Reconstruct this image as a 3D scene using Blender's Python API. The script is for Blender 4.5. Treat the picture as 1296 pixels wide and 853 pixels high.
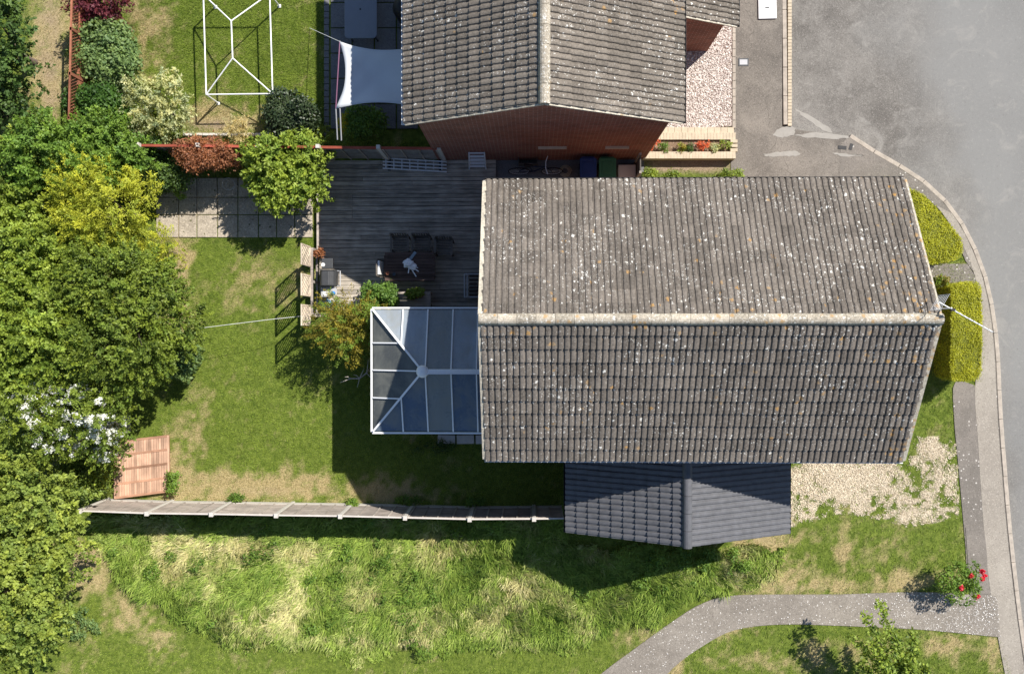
import bpy, bmesh, math, random
import numpy as np
from mathutils import Vector, Matrix, Quaternion

for o in list(bpy.data.objects): bpy.data.objects.remove(o)
SC = bpy.context.scene
COL = SC.collection
rng = np.random.default_rng(7)
random.seed(7)

# ------------------------------------------------------------------ camera
CAM_H = 27.0; FPX = 1078.06; TX = -0.0081; TY = 0.0234
cam = bpy.data.cameras.new('Camera'); camo = bpy.data.objects.new('Camera', cam); COL.objects.link(camo)
camo.location = (0, 0, CAM_H); camo.rotation_euler = (TX, TY, 0)
cam.sensor_fit = 'HORIZONTAL'; cam.sensor_width = 36; cam.lens = FPX / 1296 * 36
cam.clip_start = 0.1; cam.clip_end = 1000
SC.camera = camo

# ------------------------------------------------------------------ light
SUN = Vector((0.70, 0.64, 1.0)).normalized()
elev = math.asin(SUN.z); azim = math.atan2(SUN.x, SUN.y)
w = bpy.data.worlds.new('World'); SC.world = w; w.use_nodes = True
nt = w.node_tree; nt.nodes.clear()
sky = nt.nodes.new('ShaderNodeTexSky'); sky.sky_type = 'NISHITA'; sky.sun_disc = False
sky.ozone_density = 2.5; sky.dust_density = .4; sky.sun_elevation = elev; sky.sun_rotation = azim
bg = nt.nodes.new('ShaderNodeBackground'); bg.inputs[1].default_value = 0.085
wo = nt.nodes.new('ShaderNodeOutputWorld')
nt.links.new(sky.outputs[0], bg.inputs[0]); nt.links.new(bg.outputs[0], wo.inputs[0])
sl = bpy.data.lights.new('Sun', 'SUN'); sl.energy = 5.0; sl.angle = math.radians(0.5); sl.color = (1, .95, .87)
so = bpy.data.objects.new('Sun', sl); COL.objects.link(so); so.location = SUN * 60
so.rotation_euler = SUN.to_track_quat('Z', 'Y').to_euler()
SC.view_settings.view_transform = 'Standard'; SC.view_settings.look = 'None'
SC.view_settings.exposure = 0.62; SC.view_settings.gamma = 1.0; SC.view_settings.use_curve_mapping = False

# ------------------------------------------------------------------ survey: picture point at a known height -> place
RM = np.array(Matrix.Rotation(TY, 3, 'Y') @ Matrix.Rotation(TX, 3, 'X'))
def P(px, py, z=0.0):
    d = RM @ np.array([(px - 648) / FPX, (426.5 - py) / FPX, -1.0]); t = (z - CAM_H) / d[2]
    return Vector((d[0] * t, d[1] * t, z))
def PX(x, y, z=0.0):
    q = (np.stack([x, y, np.zeros_like(x) + z - CAM_H], -1)) @ RM
    return 648 + FPX * q[..., 0] / -q[..., 2], 426.5 - FPX * q[..., 1] / -q[..., 2]

# ------------------------------------------------------------------ helpers
WORLD = {}
def wl(o): return WORLD.get(o.name, Vector((0, 0, 0))) if o else Vector((0, 0, 0))
def tag(o, label=None, cat=None, group=None, kind=None):
    if label: o['label'] = label
    if cat: o['category'] = cat
    if group: o['group'] = group
    if kind: o['kind'] = kind
    return o
def thing(name, label, cat, loc, group=None):
    o = bpy.data.objects.new(name, None); COL.objects.link(o); o.empty_display_size = .2
    o.location = loc; WORLD[o.name] = Vector(loc); return tag(o, label, cat, group)
def link(name, me, parent, origin):
    o = bpy.data.objects.new(name, me); COL.objects.link(o)
    o.parent = parent; o.location = Vector(origin) - wl(parent); WORLD[o.name] = Vector(origin); return o
def mesh_np(name, V, Fc, mat, parent=None, attrs=None, smooth=False, origin=None):
    """V (n,3) world; Fc (m,k) int"""
    V = np.asarray(V, np.float64); Fc = np.asarray(Fc, np.int32)
    if origin is None:
        origin = Vector(((V[:, 0].min() + V[:, 0].max()) / 2, (V[:, 1].min() + V[:, 1].max()) / 2, V[:, 2].min()))
    V = V - np.array(origin)
    me = bpy.data.meshes.new(name); m, k = Fc.shape
    me.vertices.add(len(V)); me.vertices.foreach_set('co', V.astype(np.float32).ravel())
    me.loops.add(m * k); me.loops.foreach_set('vertex_index', Fc.ravel())
    me.polygons.add(m); me.polygons.foreach_set('loop_start', np.arange(0, m * k, k, dtype=np.int32))
    me.polygons.foreach_set('loop_total', np.full(m, k, np.int32))
    if smooth: me.polygons.foreach_set('use_smooth', np.ones(m, bool))
    for an, (dom, vals) in (attrs or {}).items():
        a = me.attributes.new(an, 'FLOAT', dom); a.data.foreach_set('value', np.asarray(vals, np.float32))
    me.materials.append(mat); me.update(); me.validate()
    return link(name, me, parent, origin)

class MB:
    def __init__(s): s.v = []; s.f = []
    def add(s, vs, fs):
        b = len(s.v); s.v += [Vector(v) for v in vs]; s.f += [tuple(i + b for i in f) for f in fs]; return s
    def box(s, c, size, rz=0.0, M=None):
        hx, hy, hz = [q / 2 for q in size]
        R_ = M if M is not None else Matrix.Rotation(rz, 3, 'Z')
        vs = [Vector(c) + R_ @ Vector((sx * hx, sy * hy, sz * hz)) for sz in (-1, 1) for sx, sy in ((-1, -1), (1, -1), (1, 1), (-1, 1))]
        return s.add(vs, [(3, 2, 1, 0), (4, 5, 6, 7), (0, 1, 5, 4), (1, 2, 6, 5), (2, 3, 7, 6), (3, 0, 4, 7)])
    def bar(s, a, b, wd, th, up=(0, 0, 1)):
        a = Vector(a); b = Vector(b); d = (b - a); L = d.length; d.normalize(); up = Vector(up)
        if abs(d.dot(up)) > .98: up = Vector((0, 1, 0))
        x = d.cross(up).normalized(); z = x.cross(d)
        return s.box((a + b) / 2, (wd, L, th), M=Matrix((x, d, z)).transposed())
    def tube(s, pts, rs, n=8, cap=True):
        pts = [Vector(p) for p in pts]
        if not hasattr(rs, '__len__'): rs = [rs] * len(pts)
        b = len(s.v); ref = Vector((0, 0, 1))
        for i, p in enumerate(pts):
            d = (pts[min(i + 1, len(pts) - 1)] - pts[max(i - 1, 0)]).normalized()
            r_ = ref if abs(d.dot(ref)) < .95 else Vector((0, 1, 0))
            x = d.cross(r_).normalized(); y = d.cross(x)
            for k in range(n):
                t = 2 * math.pi * k / n; s.v.append(p + (x * math.cos(t) + y * math.sin(t)) * rs[i])
        for i in range(len(pts) - 1):
            for k in range(n):
                s.f.append((b + i * n + k, b + i * n + (k + 1) % n, b + (i + 1) * n + (k + 1) % n, b + (i + 1) * n + k))
        if cap:
            s.f.append(tuple(b + k for k in range(n))); s.f.append(tuple(b + (len(pts) - 1) * n + k for k in reversed(range(n))))
        return s
    def prism(s, poly, z0, z1):
        n = len(poly); A = sum(poly[i][0] * poly[(i + 1) % n][1] - poly[(i + 1) % n][0] * poly[i][1] for i in range(n))
        if A < 0: poly = poly[::-1]
        vs = [(p[0], p[1], z0) for p in poly] + [(p[0], p[1], z1) for p in poly]
        return s.add(vs, [tuple(reversed(range(n))), tuple(range(n, 2 * n))] + [(i, (i + 1) % n, n + (i + 1) % n, n + i) for i in range(n)])
    def lathe(s, c, prof, n=20):
        b = len(s.v); c = Vector(c)
        for r, z in prof:
            for k in range(n):
                t = 2 * math.pi * k / n; s.v.append(c + Vector((r * math.cos(t), r * math.sin(t), z)))
        for i in range(len(prof) - 1):
            for k in range(n):
                s.f.append((b + i * n + k, b + i * n + (k + 1) % n, b + (i + 1) * n + (k + 1) % n, b + (i + 1) * n + k))
        s.f.append(tuple(b + k for k in reversed(range(n)))); s.f.append(tuple(b + (len(prof) - 1) * n + k for k in range(n)))
        return s
    def build(s, name, mat, parent=None, smooth=False, origin=None, bevel=0):
        if origin is None:
            xs = [v.x for v in s.v]; ys = [v.y for v in s.v]; zs = [v.z for v in s.v]
            origin = Vector(((min(xs) + max(xs)) / 2, (min(ys) + max(ys)) / 2, min(zs)))
        origin = Vector(origin)
        me = bpy.data.meshes.new(name); me.from_pydata([v - origin for v in s.v], [], s.f)
        me.materials.append(mat); me.update()
        if smooth: me.polygons.foreach_set('use_smooth', np.ones(len(me.polygons), bool))
        o = link(name, me, parent, origin)
        if bevel:
            md = o.modifiers.new('bevel', 'BEVEL'); md.width = bevel; md.segments = 2; md.limit_method = 'ANGLE'
        return o
def poly_px(pts, z=0.0): return [tuple(P(x, y, z)[:2]) for x, y in pts]
def smooth_px(pts, n=6):
    out = []
    for i in range(len(pts) - 1):
        p0 = pts[max(i - 1, 0)]; p1 = pts[i]; p2 = pts[i + 1]; p3 = pts[min(i + 2, len(pts) - 1)]
        for k in range(n):
            t = k / n
            out.append(tuple(.5 * (2 * p1[j] + (p2[j] - p0[j]) * t + (2 * p0[j] - 5 * p1[j] + 4 * p2[j] - p3[j]) * t * t + (3 * p1[j] - p0[j] - 3 * p2[j] + p3[j]) * t ** 3) for j in (0, 1)))
    out.append(pts[-1]); return out
def in_poly(x, y, poly):
    c = np.zeros(x.shape, bool); n = len(poly)
    for i in range(n):
        x1, y1 = poly[i]; x2, y2 = poly[(i + 1) % n]
        if y1 == y2: continue
        c ^= ((y1 > y) != (y2 > y)) & (x < (x2 - x1) * (y - y1) / (y2 - y1) + x1)
    return c
_tabs = {}
def vnoise(x, y, seed=0):
    if seed not in _tabs: _tabs[seed] = np.random.default_rng(seed + 100).random((256, 256))
    T = _tabs[seed]; xi = np.floor(x).astype(int); yi = np.floor(y).astype(int); fx = x - xi; fy = y - yi
    fx = fx * fx * (3 - 2 * fx); fy = fy * fy * (3 - 2 * fy); a = xi & 255; b = yi & 255; a1 = (a + 1) & 255; b1 = (b + 1) & 255
    return (T[a, b] * (1 - fx) + T[a1, b] * fx) * (1 - fy) + (T[a, b1] * (1 - fx) + T[a1, b1] * fx) * fy
def fbm(x, y, s, seed=0, o=4):
    r = 0; a = .5; t = 0
    for i in range(o): r = r + a * vnoise(x * s, y * s, seed + i); t += a; a *= .55; s *= 2.03
    return r / t

# ------------------------------------------------------------------ materials
class NT:
    def __init__(s, name):
        s.m = bpy.data.materials.new(name); s.m.use_nodes = True; s.t = s.m.node_tree; s.t.nodes.clear()
        s.out = s.n('ShaderNodeOutputMaterial')
    def n(s, t, **kw):
        nd = s.t.nodes.new(t)
        for k, v in kw.items(): setattr(nd, k, v)
        return nd
    def set(s, sock, v):
        if isinstance(v, bpy.types.NodeSocket): s.t.links.new(v, sock)
        elif isinstance(v, (tuple, list)) and sock.type == 'RGBA' and len(v) == 3: sock.default_value = (*v, 1)
        else: sock.default_value = v
    def math(s, op, a, b=0.0, clamp=False):
        nd = s.n('ShaderNodeMath', operation=op, use_clamp=clamp); s.set(nd.inputs[0], a); s.set(nd.inputs[1], b); return nd.outputs[0]
    def mix(s, f, a, b, mode='MIX'):
        nd = s.n('ShaderNodeMix', data_type='RGBA', blend_type=mode); s.set(nd.inputs[0], f); s.set(nd.inputs[6], a); s.set(nd.inputs[7], b); return nd.outputs[2]
    def pos(s): return s.n('ShaderNodeNewGeometry').outputs['Position']
    def scale(s, v, sc):
        nd = s.n('ShaderNodeVectorMath', operation='MULTIPLY'); s.set(nd.inputs[0], v); nd.inputs[1].default_value = sc; return nd.outputs[0]
    def noise(s, v, sc, det=4.0, rough=.55, dist=0.0):
        nd = s.n('ShaderNodeTexNoise'); s.set(nd.inputs['Vector'], v); nd.inputs['Scale'].default_value = sc
        nd.inputs['Detail'].default_value = det; nd.inputs['Roughness'].default_value = rough; nd.inputs['Distortion'].default_value = dist; return nd.outputs[0]
    def vor(s, v, sc, rnd=1.0, feat='F1'):
        nd = s.n('ShaderNodeTexVoronoi', feature=feat); s.set(nd.inputs['Vector'], v); nd.inputs['Scale'].default_value = sc
        nd.inputs['Randomness'].default_value = rnd; return nd
    def ramp(s, f, lo, hi, a=0.0, b=1.0):
        nd = s.n('ShaderNodeMapRange', clamp=True); s.set(nd.inputs[0], f); nd.inputs[1].default_value = lo; nd.inputs[2].default_value = hi
        nd.inputs[3].default_value = a; nd.inputs[4].default_value = b; return nd.outputs[0]
    def attr(s, name): return s.n('ShaderNodeAttribute', attribute_name=name).outputs['Fac']
    def rnd(s): return s.n('ShaderNodeObjectInfo').outputs['Random']
    def island(s): return s.n('ShaderNodeNewGeometry').outputs['Random Per Island']
    def bump(s, h, st=.3, dist=.02):
        nd = s.n('ShaderNodeBump'); nd.inputs['Strength'].default_value = st; nd.inputs['Distance'].default_value = dist; s.set(nd.inputs['Height'], h); return nd.outputs[0]
    def done(s, col, rough=.8, bump=None, metal=0.0, spec=.3, **kw):
        b = s.n('ShaderNodeBsdfPrincipled'); s.set(b.inputs['Base Color'], col); s.set(b.inputs['Roughness'], rough)
        s.set(b.inputs['Metallic'], metal); s.set(b.inputs['Specular IOR Level'], spec)
        if bump is not None: s.t.links.new(bump, b.inputs['Normal'])
        for k, v in kw.items(): s.set(b.inputs[k], v)
        s.t.links.new(b.outputs[0], s.out.inputs[0]); return s.m
def scl(c, k): return tuple(x * k for x in c)

def plain(name, col, rough=.6, var=.25, sc=6.0, metal=0.0, spec=.3, bumpy=0.0):
    t = NT(name); p = t.pos(); n = t.noise(p, sc, 5.0); n2 = t.noise(p, sc * 9, 3.0)
    f = t.math('ADD', t.math('MULTIPLY', n, .65), t.math('MULTIPLY', n2, .35))
    c = t.mix(t.ramp(f, .3, .7), scl(col, 1 - var), scl(col, 1 + var))
    return t.done(c, rough, t.bump(n2, bumpy, .01) if bumpy else None, metal, spec)

def tile_mat(name, base, white=.5, orange=.3, dark=.5, tone=.25, orange_e=False):
    t = NT(name); p = t.pos()
    wob = t.n('ShaderNodeVectorMath', operation='ADD'); t.set(wob.inputs[0], p)
    nz = t.n('ShaderNodeTexNoise'); t.set(nz.inputs['Vector'], p); nz.inputs['Scale'].default_value = 26; nz.inputs['Detail'].default_value = 4
    t.set(wob.inputs[1], t.scale(nz.outputs['Color'], (.13, .13, .13))); q = wob.outputs[0]
    g = t.noise(p, 16, 7.0, .8); big = t.noise(p, .7, 3.0); mid = t.noise(p, 5, 4.0)
    r = t.math('FRACT', t.math('ADD', t.rnd(), t.island()))
    k = t.math('ADD', t.ramp(g, .28, .72, .4, 1.65), t.math('MULTIPLY', t.math('SUBTRACT', r, .5), tone * 1.6))
    k = t.math('MULTIPLY', k, t.ramp(big, .3, .7, .86, 1.12))
    cc = t.n('ShaderNodeCombineColor')
    for i in range(3): t.set(cc.inputs[i], k)
    c = t.mix(1.0, base, cc.outputs[0], 'MULTIPLY')
    # mineral crust, pale grey
    crust = t.math('MULTIPLY', t.ramp(t.noise(q, 30, 5.0, .75), .56, .66), t.ramp(mid, .4, .65, .1, .75 * white + .1))
    c = t.mix(crust, c, scl(base, 2.3))
    # dark algae
    dk = t.math('MULTIPLY', t.ramp(t.noise(q, 17, 5.0, .8), .58, .68), dark)
    c = t.mix(dk, c, scl(base, .3))
    for sc_, rad, thr in ((10, .26, .74), (5.5, .24, .88), (22, .3, .72)):
        v = t.vor(q, sc_); sep = t.n('ShaderNodeSeparateColor'); t.set(sep.inputs[0], v.outputs['Color'])
        ok = t.math('GREATER_THAN', t.math('ADD', sep.outputs[0], t.math('MULTIPLY', t.math('SUBTRACT', t.noise(p, 1.1, 3.0), .52), 1.3)), 1.0 - (1 - thr) * white * 1.1)
        sp = t.math('MULTIPLY', t.ramp(v.outputs['Distance'], rad * .75, rad, 1, 0), ok)
        ring = t.math('MULTIPLY', t.math('MULTIPLY', sp, t.ramp(v.outputs['Distance'], rad * .1, rad * .5, .45, .9)), t.ramp(g, .36, .52, .25, 1))
        c = t.mix(ring, c, (.78, .77, .72))
    v = t.vor(q, 7.5); sep = t.n('ShaderNodeSeparateColor'); t.set(sep.inputs[0], v.outputs['Color'])
    om = t.ramp(t.noise(p, .55, 2.0), .45, .75, 0, .12)
    if orange_e:
        sx = t.n('ShaderNodeSeparateXYZ'); t.set(sx.inputs[0], p)
        om = t.math('ADD', om, t.ramp(sx.outputs[0], 8.3, 9.5, 0, .5))
        om = t.math('ADD', om, t.ramp(sx.outputs[2], 6.3, 6.95, 0, .10))
    ok = t.math('GREATER_THAN', sep.outputs[1], t.math('SUBTRACT', 1.0, t.math('MULTIPLY', om, orange * 1.6)))
    sp = t.math('MULTIPLY', t.math('MULTIPLY', t.ramp(v.outputs['Distance'], .3, .5, 1, 0), ok), t.ramp(g, .35, .6, .3, .9))
    c = t.mix(sp, c, t.mix(sep.outputs[2], (.44, .24, .06), (.36, .25, .14)))
    return t.done(c, .9, t.bump(g, .5, .012), spec=.15)

def wood_mat(name, col, axis=0, var=.35, knots=False, rough=.8):
    t = NT(name); p = t.pos(); s = [26, 26, 26]; s[axis] = 1.6
    r = t.rnd(); off = t.n('ShaderNodeVectorMath', operation='ADD'); t.set(off.inputs[0], t.scale(p, tuple(s)))
    cx = t.n('ShaderNodeCombineXYZ'); t.set(cx.inputs[0], t.math('MULTIPLY', r, 91)); t.set(cx.inputs[1], t.math('MULTIPLY', r, 37)); t.set(off.inputs[1], cx.outputs[0])
    g = t.noise(off.outputs[0], 1.0, 6.0, .7, .6); st = t.noise(p, 2.2, 4.0)
    k = t.math('ADD', t.ramp(g, .3, .7, 1 - var, 1 + var), t.math('MULTIPLY', t.math('SUBTRACT', r, .5), .5))
    k = t.math('MULTIPLY', k, t.ramp(st, .3, .7, .75, 1.2))
    cc = t.n('ShaderNodeCombineColor')
    for i in range(3): t.set(cc.inputs[i], k)
    c = t.mix(1.0, col, cc.outputs[0], 'MULTIPLY')
    return t.done(c, rough, t.bump(g, .35, .006), spec=.2)

def leaf_mat(name, dark, light, trans=.35, rough=.55, spec=.35, accent=None):
    t = NT(name); a = t.attr('tint'); p = t.pos()
    f = t.math('ADD', t.math('MULTIPLY', a, .8), t.math('MULTIPLY', t.math('SUBTRACT', t.noise(p, 1.4, 3.0), .5), .9), True)
    c = t.mix(f, dark, light)
    if 'blossom' not in name: c = t.mix(t.ramp(t.attr('tint2'), .2, 1, 0, .75), c, t.mix(1.0, c, (1.3, 1.16, .85), 'MULTIPLY'))
    if 'blossom' not in name: c = t.mix(t.ramp(t.attr('tint2'), .3, 0, 0, .7), c, t.mix(1.0, c, (.72, .82, .78), 'MULTIPLY'))
    if accent: c = t.mix(t.ramp(t.attr('tint2'), .58, .66), c, accent)
    b = t.n('ShaderNodeBsdfPrincipled'); t.set(b.inputs['Base Color'], c); b.inputs['Roughness'].default_value = rough; b.inputs['Specular IOR Level'].default_value = spec
    tr = t.n('ShaderNodeBsdfTranslucent'); t.set(tr.inputs[0], t.mix(1.0, c, (1.5, 1.35, .7), 'MULTIPLY'))
    mx = t.n('ShaderNodeMixShader'); mx.inputs[0].default_value = trans; t.t.links.new(b.outputs[0], mx.inputs[1]); t.t.links.new(tr.outputs[0], mx.inputs[2])
    t.t.links.new(mx.outputs[0], t.out.inputs[0]); return t.m

def brick_mat(name, a, b, mortar):
    t = NT(name); sx = t.n('ShaderNodeSeparateXYZ'); t.set(sx.inputs[0], t.pos())
    cx = t.n('ShaderNodeCombineXYZ'); t.set(cx.inputs[0], t.math('ADD', sx.outputs[0], sx.outputs[1])); t.set(cx.inputs[1], sx.outputs[2])
    br = t.n('ShaderNodeTexBrick'); t.set(br.inputs['Vector'], cx.outputs[0]); br.inputs['Scale'].default_value = 1.0
    br.inputs['Brick Width'].default_value = .225; br.inputs['Row Height'].default_value = .075; br.inputs['Mortar Size'].default_value = .011
    t.set(br.inputs['Color1'], a); t.set(br.inputs['Color2'], b); t.set(br.inputs['Mortar'], mortar)
    n = t.noise(t.pos(), 1.2, 4.0); n2 = t.noise(t.pos(), 60, 3.0)
    c = t.mix(t.ramp(n, .35, .7, 0, .35), br.outputs[0], scl(a, .5)); c = t.mix(t.ramp(n2, .4, .7, 0, .25), c, scl(b, 1.5))
    return t.done(c, .9, t.bump(br.outputs['Fac'], -.5, .01), spec=.15)

def wv(t, p):
    nz = t.n('ShaderNodeTexNoise'); t.set(nz.inputs['Vector'], p); nz.inputs['Scale'].default_value = 1.5; nz.inputs['Detail'].default_value = 5
    a = t.n('ShaderNodeVectorMath', operation='ADD'); t.set(a.inputs[0], p); t.set(a.inputs[1], t.scale(nz.outputs['Color'], (.8, .8, .8))); return a.outputs[0]
def sheet_mat(name, a, b, sc=1.0, speck=None, fine=60, contrast=.3, crack=False):
    """mineral surface: large blotches a<->b, grain, optional light specks"""
    t = NT(name); p = t.pos()
    f = t.noise(p, sc, 6.0, .6, .8); f2 = t.noise(p, sc * .27, 3.0); g = t.noise(p, fine, 4.0, .7)
    c = t.mix(t.ramp(t.math('ADD', t.math('MULTIPLY', f, .6), t.math('MULTIPLY', f2, .4)), .36, .64), a, b)
    k = t.ramp(g, .25, .75, 1 - contrast, 1 + contrast); cc = t.n('ShaderNodeCombineColor')
    for i in range(3): t.set(cc.inputs[i], k)
    c = t.mix(1.0, c, cc.outputs[0], 'MULTIPLY')
    v = t.vor(p, 38); sep = t.n('ShaderNodeSeparateColor'); t.set(sep.inputs[0], v.outputs['Color'])
    c = t.mix(t.math('MULTIPLY', t.math('GREATER_THAN', sep.outputs[0], .86), .35), c, scl(b, 1.4))
    c = t.mix(t.math('MULTIPLY', t.math('GREATER_THAN', sep.outputs[1], .9), .4), c, scl(a, .6))
    if speck:
        v = t.vor(p, speck[1]); sep = t.n('ShaderNodeSeparateColor'); t.set(sep.inputs[0], v.outputs['Color'])
        m = t.math('MULTIPLY', t.ramp(v.outputs['Distance'], .25, .4, 1, 0), t.math('GREATER_THAN', t.math('ADD', sep.outputs[0], t.math('MULTIPLY', t.math('SUBTRACT', t.noise(p, .7, 2.0), .5), .7)), speck[2]))
        c = t.mix(m, c, speck[0])
    if name == 'worn_road_tarmac':
        sx = t.n('ShaderNodeSeparateXYZ'); t.set(sx.inputs[0], p)
        xx = t.math('ADD', sx.outputs[0], t.math('MULTIPLY', t.math('SUBTRACT', t.noise(p, .35, 4.0), .5), 5.0)); xx = t.math('ADD', xx, t.math('MULTIPLY', sx.outputs[1], .22))
        lane = t.mix(t.ramp(g, .3, .7), t.mix(t.ramp(f2, .4, .6), (.17, .168, .16), (.21, .208, .198)), (.225, .22, .21))
        c = t.mix(t.ramp(xx, 12.6, 15.2), c, lane)
        dust = t.math('MULTIPLY', t.ramp(t.noise(p, 1.1, 7.0, .7, 1.2), .54, .7), .55)
        c = t.mix(dust, c, (.30, .285, .26))
        sp2 = t.noise(p, 9, 4.0, .8); c = t.mix(t.ramp(sp2, .58, .72, 0, .5), c, (.12, .115, .105)); c = t.mix(t.ramp(sp2, .42, .3, 0, .4), c, (.36, .34, .31))
    if crack:
        e = t.vor(wv(t, p), .3, 1.0, 'DISTANCE_TO_EDGE'); c = t.mix(t.math('MULTIPLY', t.ramp(e.outputs[0], .001, .004, .6, 0), t.ramp(f, .5, .6)), c, scl(a, .5))
    return t.done(c, .9, t.bump(g, .4, .01), spec=.15)

M_TILE = tile_mat('concrete_tile', (.143, .124, .106), white=.72, orange=.36, dark=.4, orange_e=True)
M_RIDGE = tile_mat('ridge_concrete', (.34, .30, .24), white=1.7, orange=.8, dark=.7, orange_e=True)
M_MORT = tile_mat('verge_mortar', (.38, .345, .28), white=.5, orange=.8, dark=.35, orange_e=True)
M_TILE2 = tile_mat('neighbour_tile', (.155, .134, .112), white=.55, orange=.45, dark=.35)
M_SLATE = plain('anthracite_tile', (.095, .096, .105), .6, .28, 5, spec=.35, bumpy=.1)
M_BRICK = brick_mat('red_brick', (.14, .043, .03), (.28, .09, .058), (.36, .26, .21))
M_BRICK2 = brick_mat('brown_brick', (.24, .12, .08), (.30, .15, .1), (.3, .25, .2))
M_WHITE = plain('white_upvc', (.78, .78, .78), .35, .04, 5)
M_WMETAL = plain('white_painted_steel', (.8, .8, .8), .4, .05, 5)
M_BLACKP = plain('black_plastic', (.015, .015, .017), .5, .2, 6)
M_DGREY = plain('dark_grey_enamel', (.06, .062, .066), .45, .15, 7)
M_LGREY = plain('light_grey_metal', (.42, .42, .43), .4, .1, 7)
M_ALU = plain('aluminium', (.70, .71, .73), .4, .08, 7, metal=.15)
M_DECK = wood_mat('weathered_deck_board', (.34, .30, .25), 0, .5)
M_GWOODY = wood_mat('grey_timber_vertical', (.36, .32, .28), 2, .3)
M_GWOODX = wood_mat('grey_timber', (.33, .285, .25), 0, .35)
M_PINK = wood_mat('pinkish_cedar_slat', (.52, .33, .23), 1, .2)
M_PINKB = wood_mat('pinkish_cedar_batten', (.36, .2, .13), 0, .2)
M_REDRAIL = wood_mat('red_painted_rail', (.28, .065, .04), 0, .3)
M_ORANGE = wood_mat('orange_stained_timber', (.28, .11, .065), 2, .3)
M_TABLE = wood_mat('dark_brown_table_wood', (.075, .05, .042), 0, .3)
M_CHAIR = wood_mat('old_grey_chair_wood', (.13, .115, .10), 1, .3)
M_CONC = plain('precast_concrete', (.52, .49, .44), .9, .15, 9, bumpy=.2)
M_SLAB = sheet_mat('paving_slab', (.28, .24, .19), (.46, .40, .32), 2.3, ((.13, .12, .07), 9, .93), 24, .4)
M_DSLAB = sheet_mat('dark_patio_slab', (.13, .13, .135), (.18, .18, .18), 1.7, None, 50, .2)
M_ROAD = sheet_mat('worn_road_tarmac', (.125, .115, .104), (.225, .21, .19), .9, None, 40, .3)
M_ROAD2 = M_ROAD
M_PAVE = sheet_mat('pavement_tarmac', (.15, .135, .118), (.225, .2, .175), .9, ((.5, .47, .43), 13, .96), 70, .25, True)
M_PAVEL = sheet_mat('pavement_pale', (.25, .222, .188), (.34, .305, .26), .9, None, 70, .18)
M_DRIVE = sheet_mat('driveway_tarmac', (.12, .107, .094), (.225, .2, .172), 1.0, None, 40, .35, True)
M_PATH = sheet_mat('footpath_chippings', (.18, .158, .134), (.275, .245, .21), 1.3, ((.45, .42, .38), 13, .97), 40, .35)
M_KERB = plain('kerb_concrete', (.38, .33, .275), .9, .3, 5, bumpy=.2)
M_CREAMB = plain('cream_brick', (.50, .42, .31), .9, .18, 5, bumpy=.2)
M_SOIL = sheet_mat('bed_soil', (.13, .085, .055), (.22, .15, .10), 3, ((.35, .27, .2), 18, .8), 40, .4)
M_CEMENT = plain('cement_patch', (.31, .29, .26), .9, .12, 7, bumpy=.2)
M_STONEW = plain('pale_gravel_stone', (.58, .5, .44), .9, .35, 9)
M_STONEB = plain('buff_gravel_stone', (.60, .47, .33), .9, .3, 9)
M_BARK = plain('bark', (.11, .085, .065), .9, .35, 14, bumpy=.4)
M_DEAD = plain('bleached_dead_wood', (.5, .45, .4), .9, .2, 9)
M_GLASS = NT('window_glass').done((.03, .04, .05), .06, spec=.6)

# ------------------------------------------------------------------ layout polygons (picture points on the ground)
KERB = smooth_px([(1076, 172), (1110, 194), (1150, 217), (1185, 243), (1216, 281), (1240, 330), (1254, 380), (1262, 440), (1266, 520), (1272, 600), (1280, 690), (1292, 790), (1306, 880), (1325, 980)], 4)
PAVE_IN = smooth_px([(1130, 240), (1165, 245), (1200, 280), (1222, 330), (1240, 365), (1244, 480), (1210, 482), (1207, 520), (1214, 600), (1222, 690), (1228, 752), (1262, 800), (1285, 870), (1300, 980)], 3)
ROADEDGE = [(1000, -140), (1000, 160), (1030, 150)] + KERB
ROAD_POLY = ROADEDGE + [(1800, 980), (1800, -140)]
DECK = [(403, 199), (640, 199), (640, 395), (403, 395)]
LAWN = [(205, 296), (405, 296), (405, 398), (480, 398), (480, 556), (720, 556), (722, 640), (470, 640), (130, 633), (140, 560), (180, 470), (190, 380)]
NLAWN = [(108, -60), (411, -60), (411, 178), (120, 178)]
PATH = smooth_px([(480, 1110), (620, 985), (700, 905), (760, 853), (800, 823), (850, 787), (890, 763), (935, 753), (1060, 752), (1160, 749), (1225, 752)], 4) + [(1262, 754), (1266, 806)] + smooth_px([(1215, 801), (1160, 796), (1050, 791), (985, 790), (930, 797), (890, 817), (850, 847), (800, 905), (720, 985), (590, 1110)], 4)
MEADOW = [(130, 655), (720, 655), (720, 690), (1000, 690), (960, 735), (930, 748), (850, 770), (740, 810), (640, 826), (420, 824), (300, 815), (215, 770), (150, 715), (110, 690)]

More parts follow.
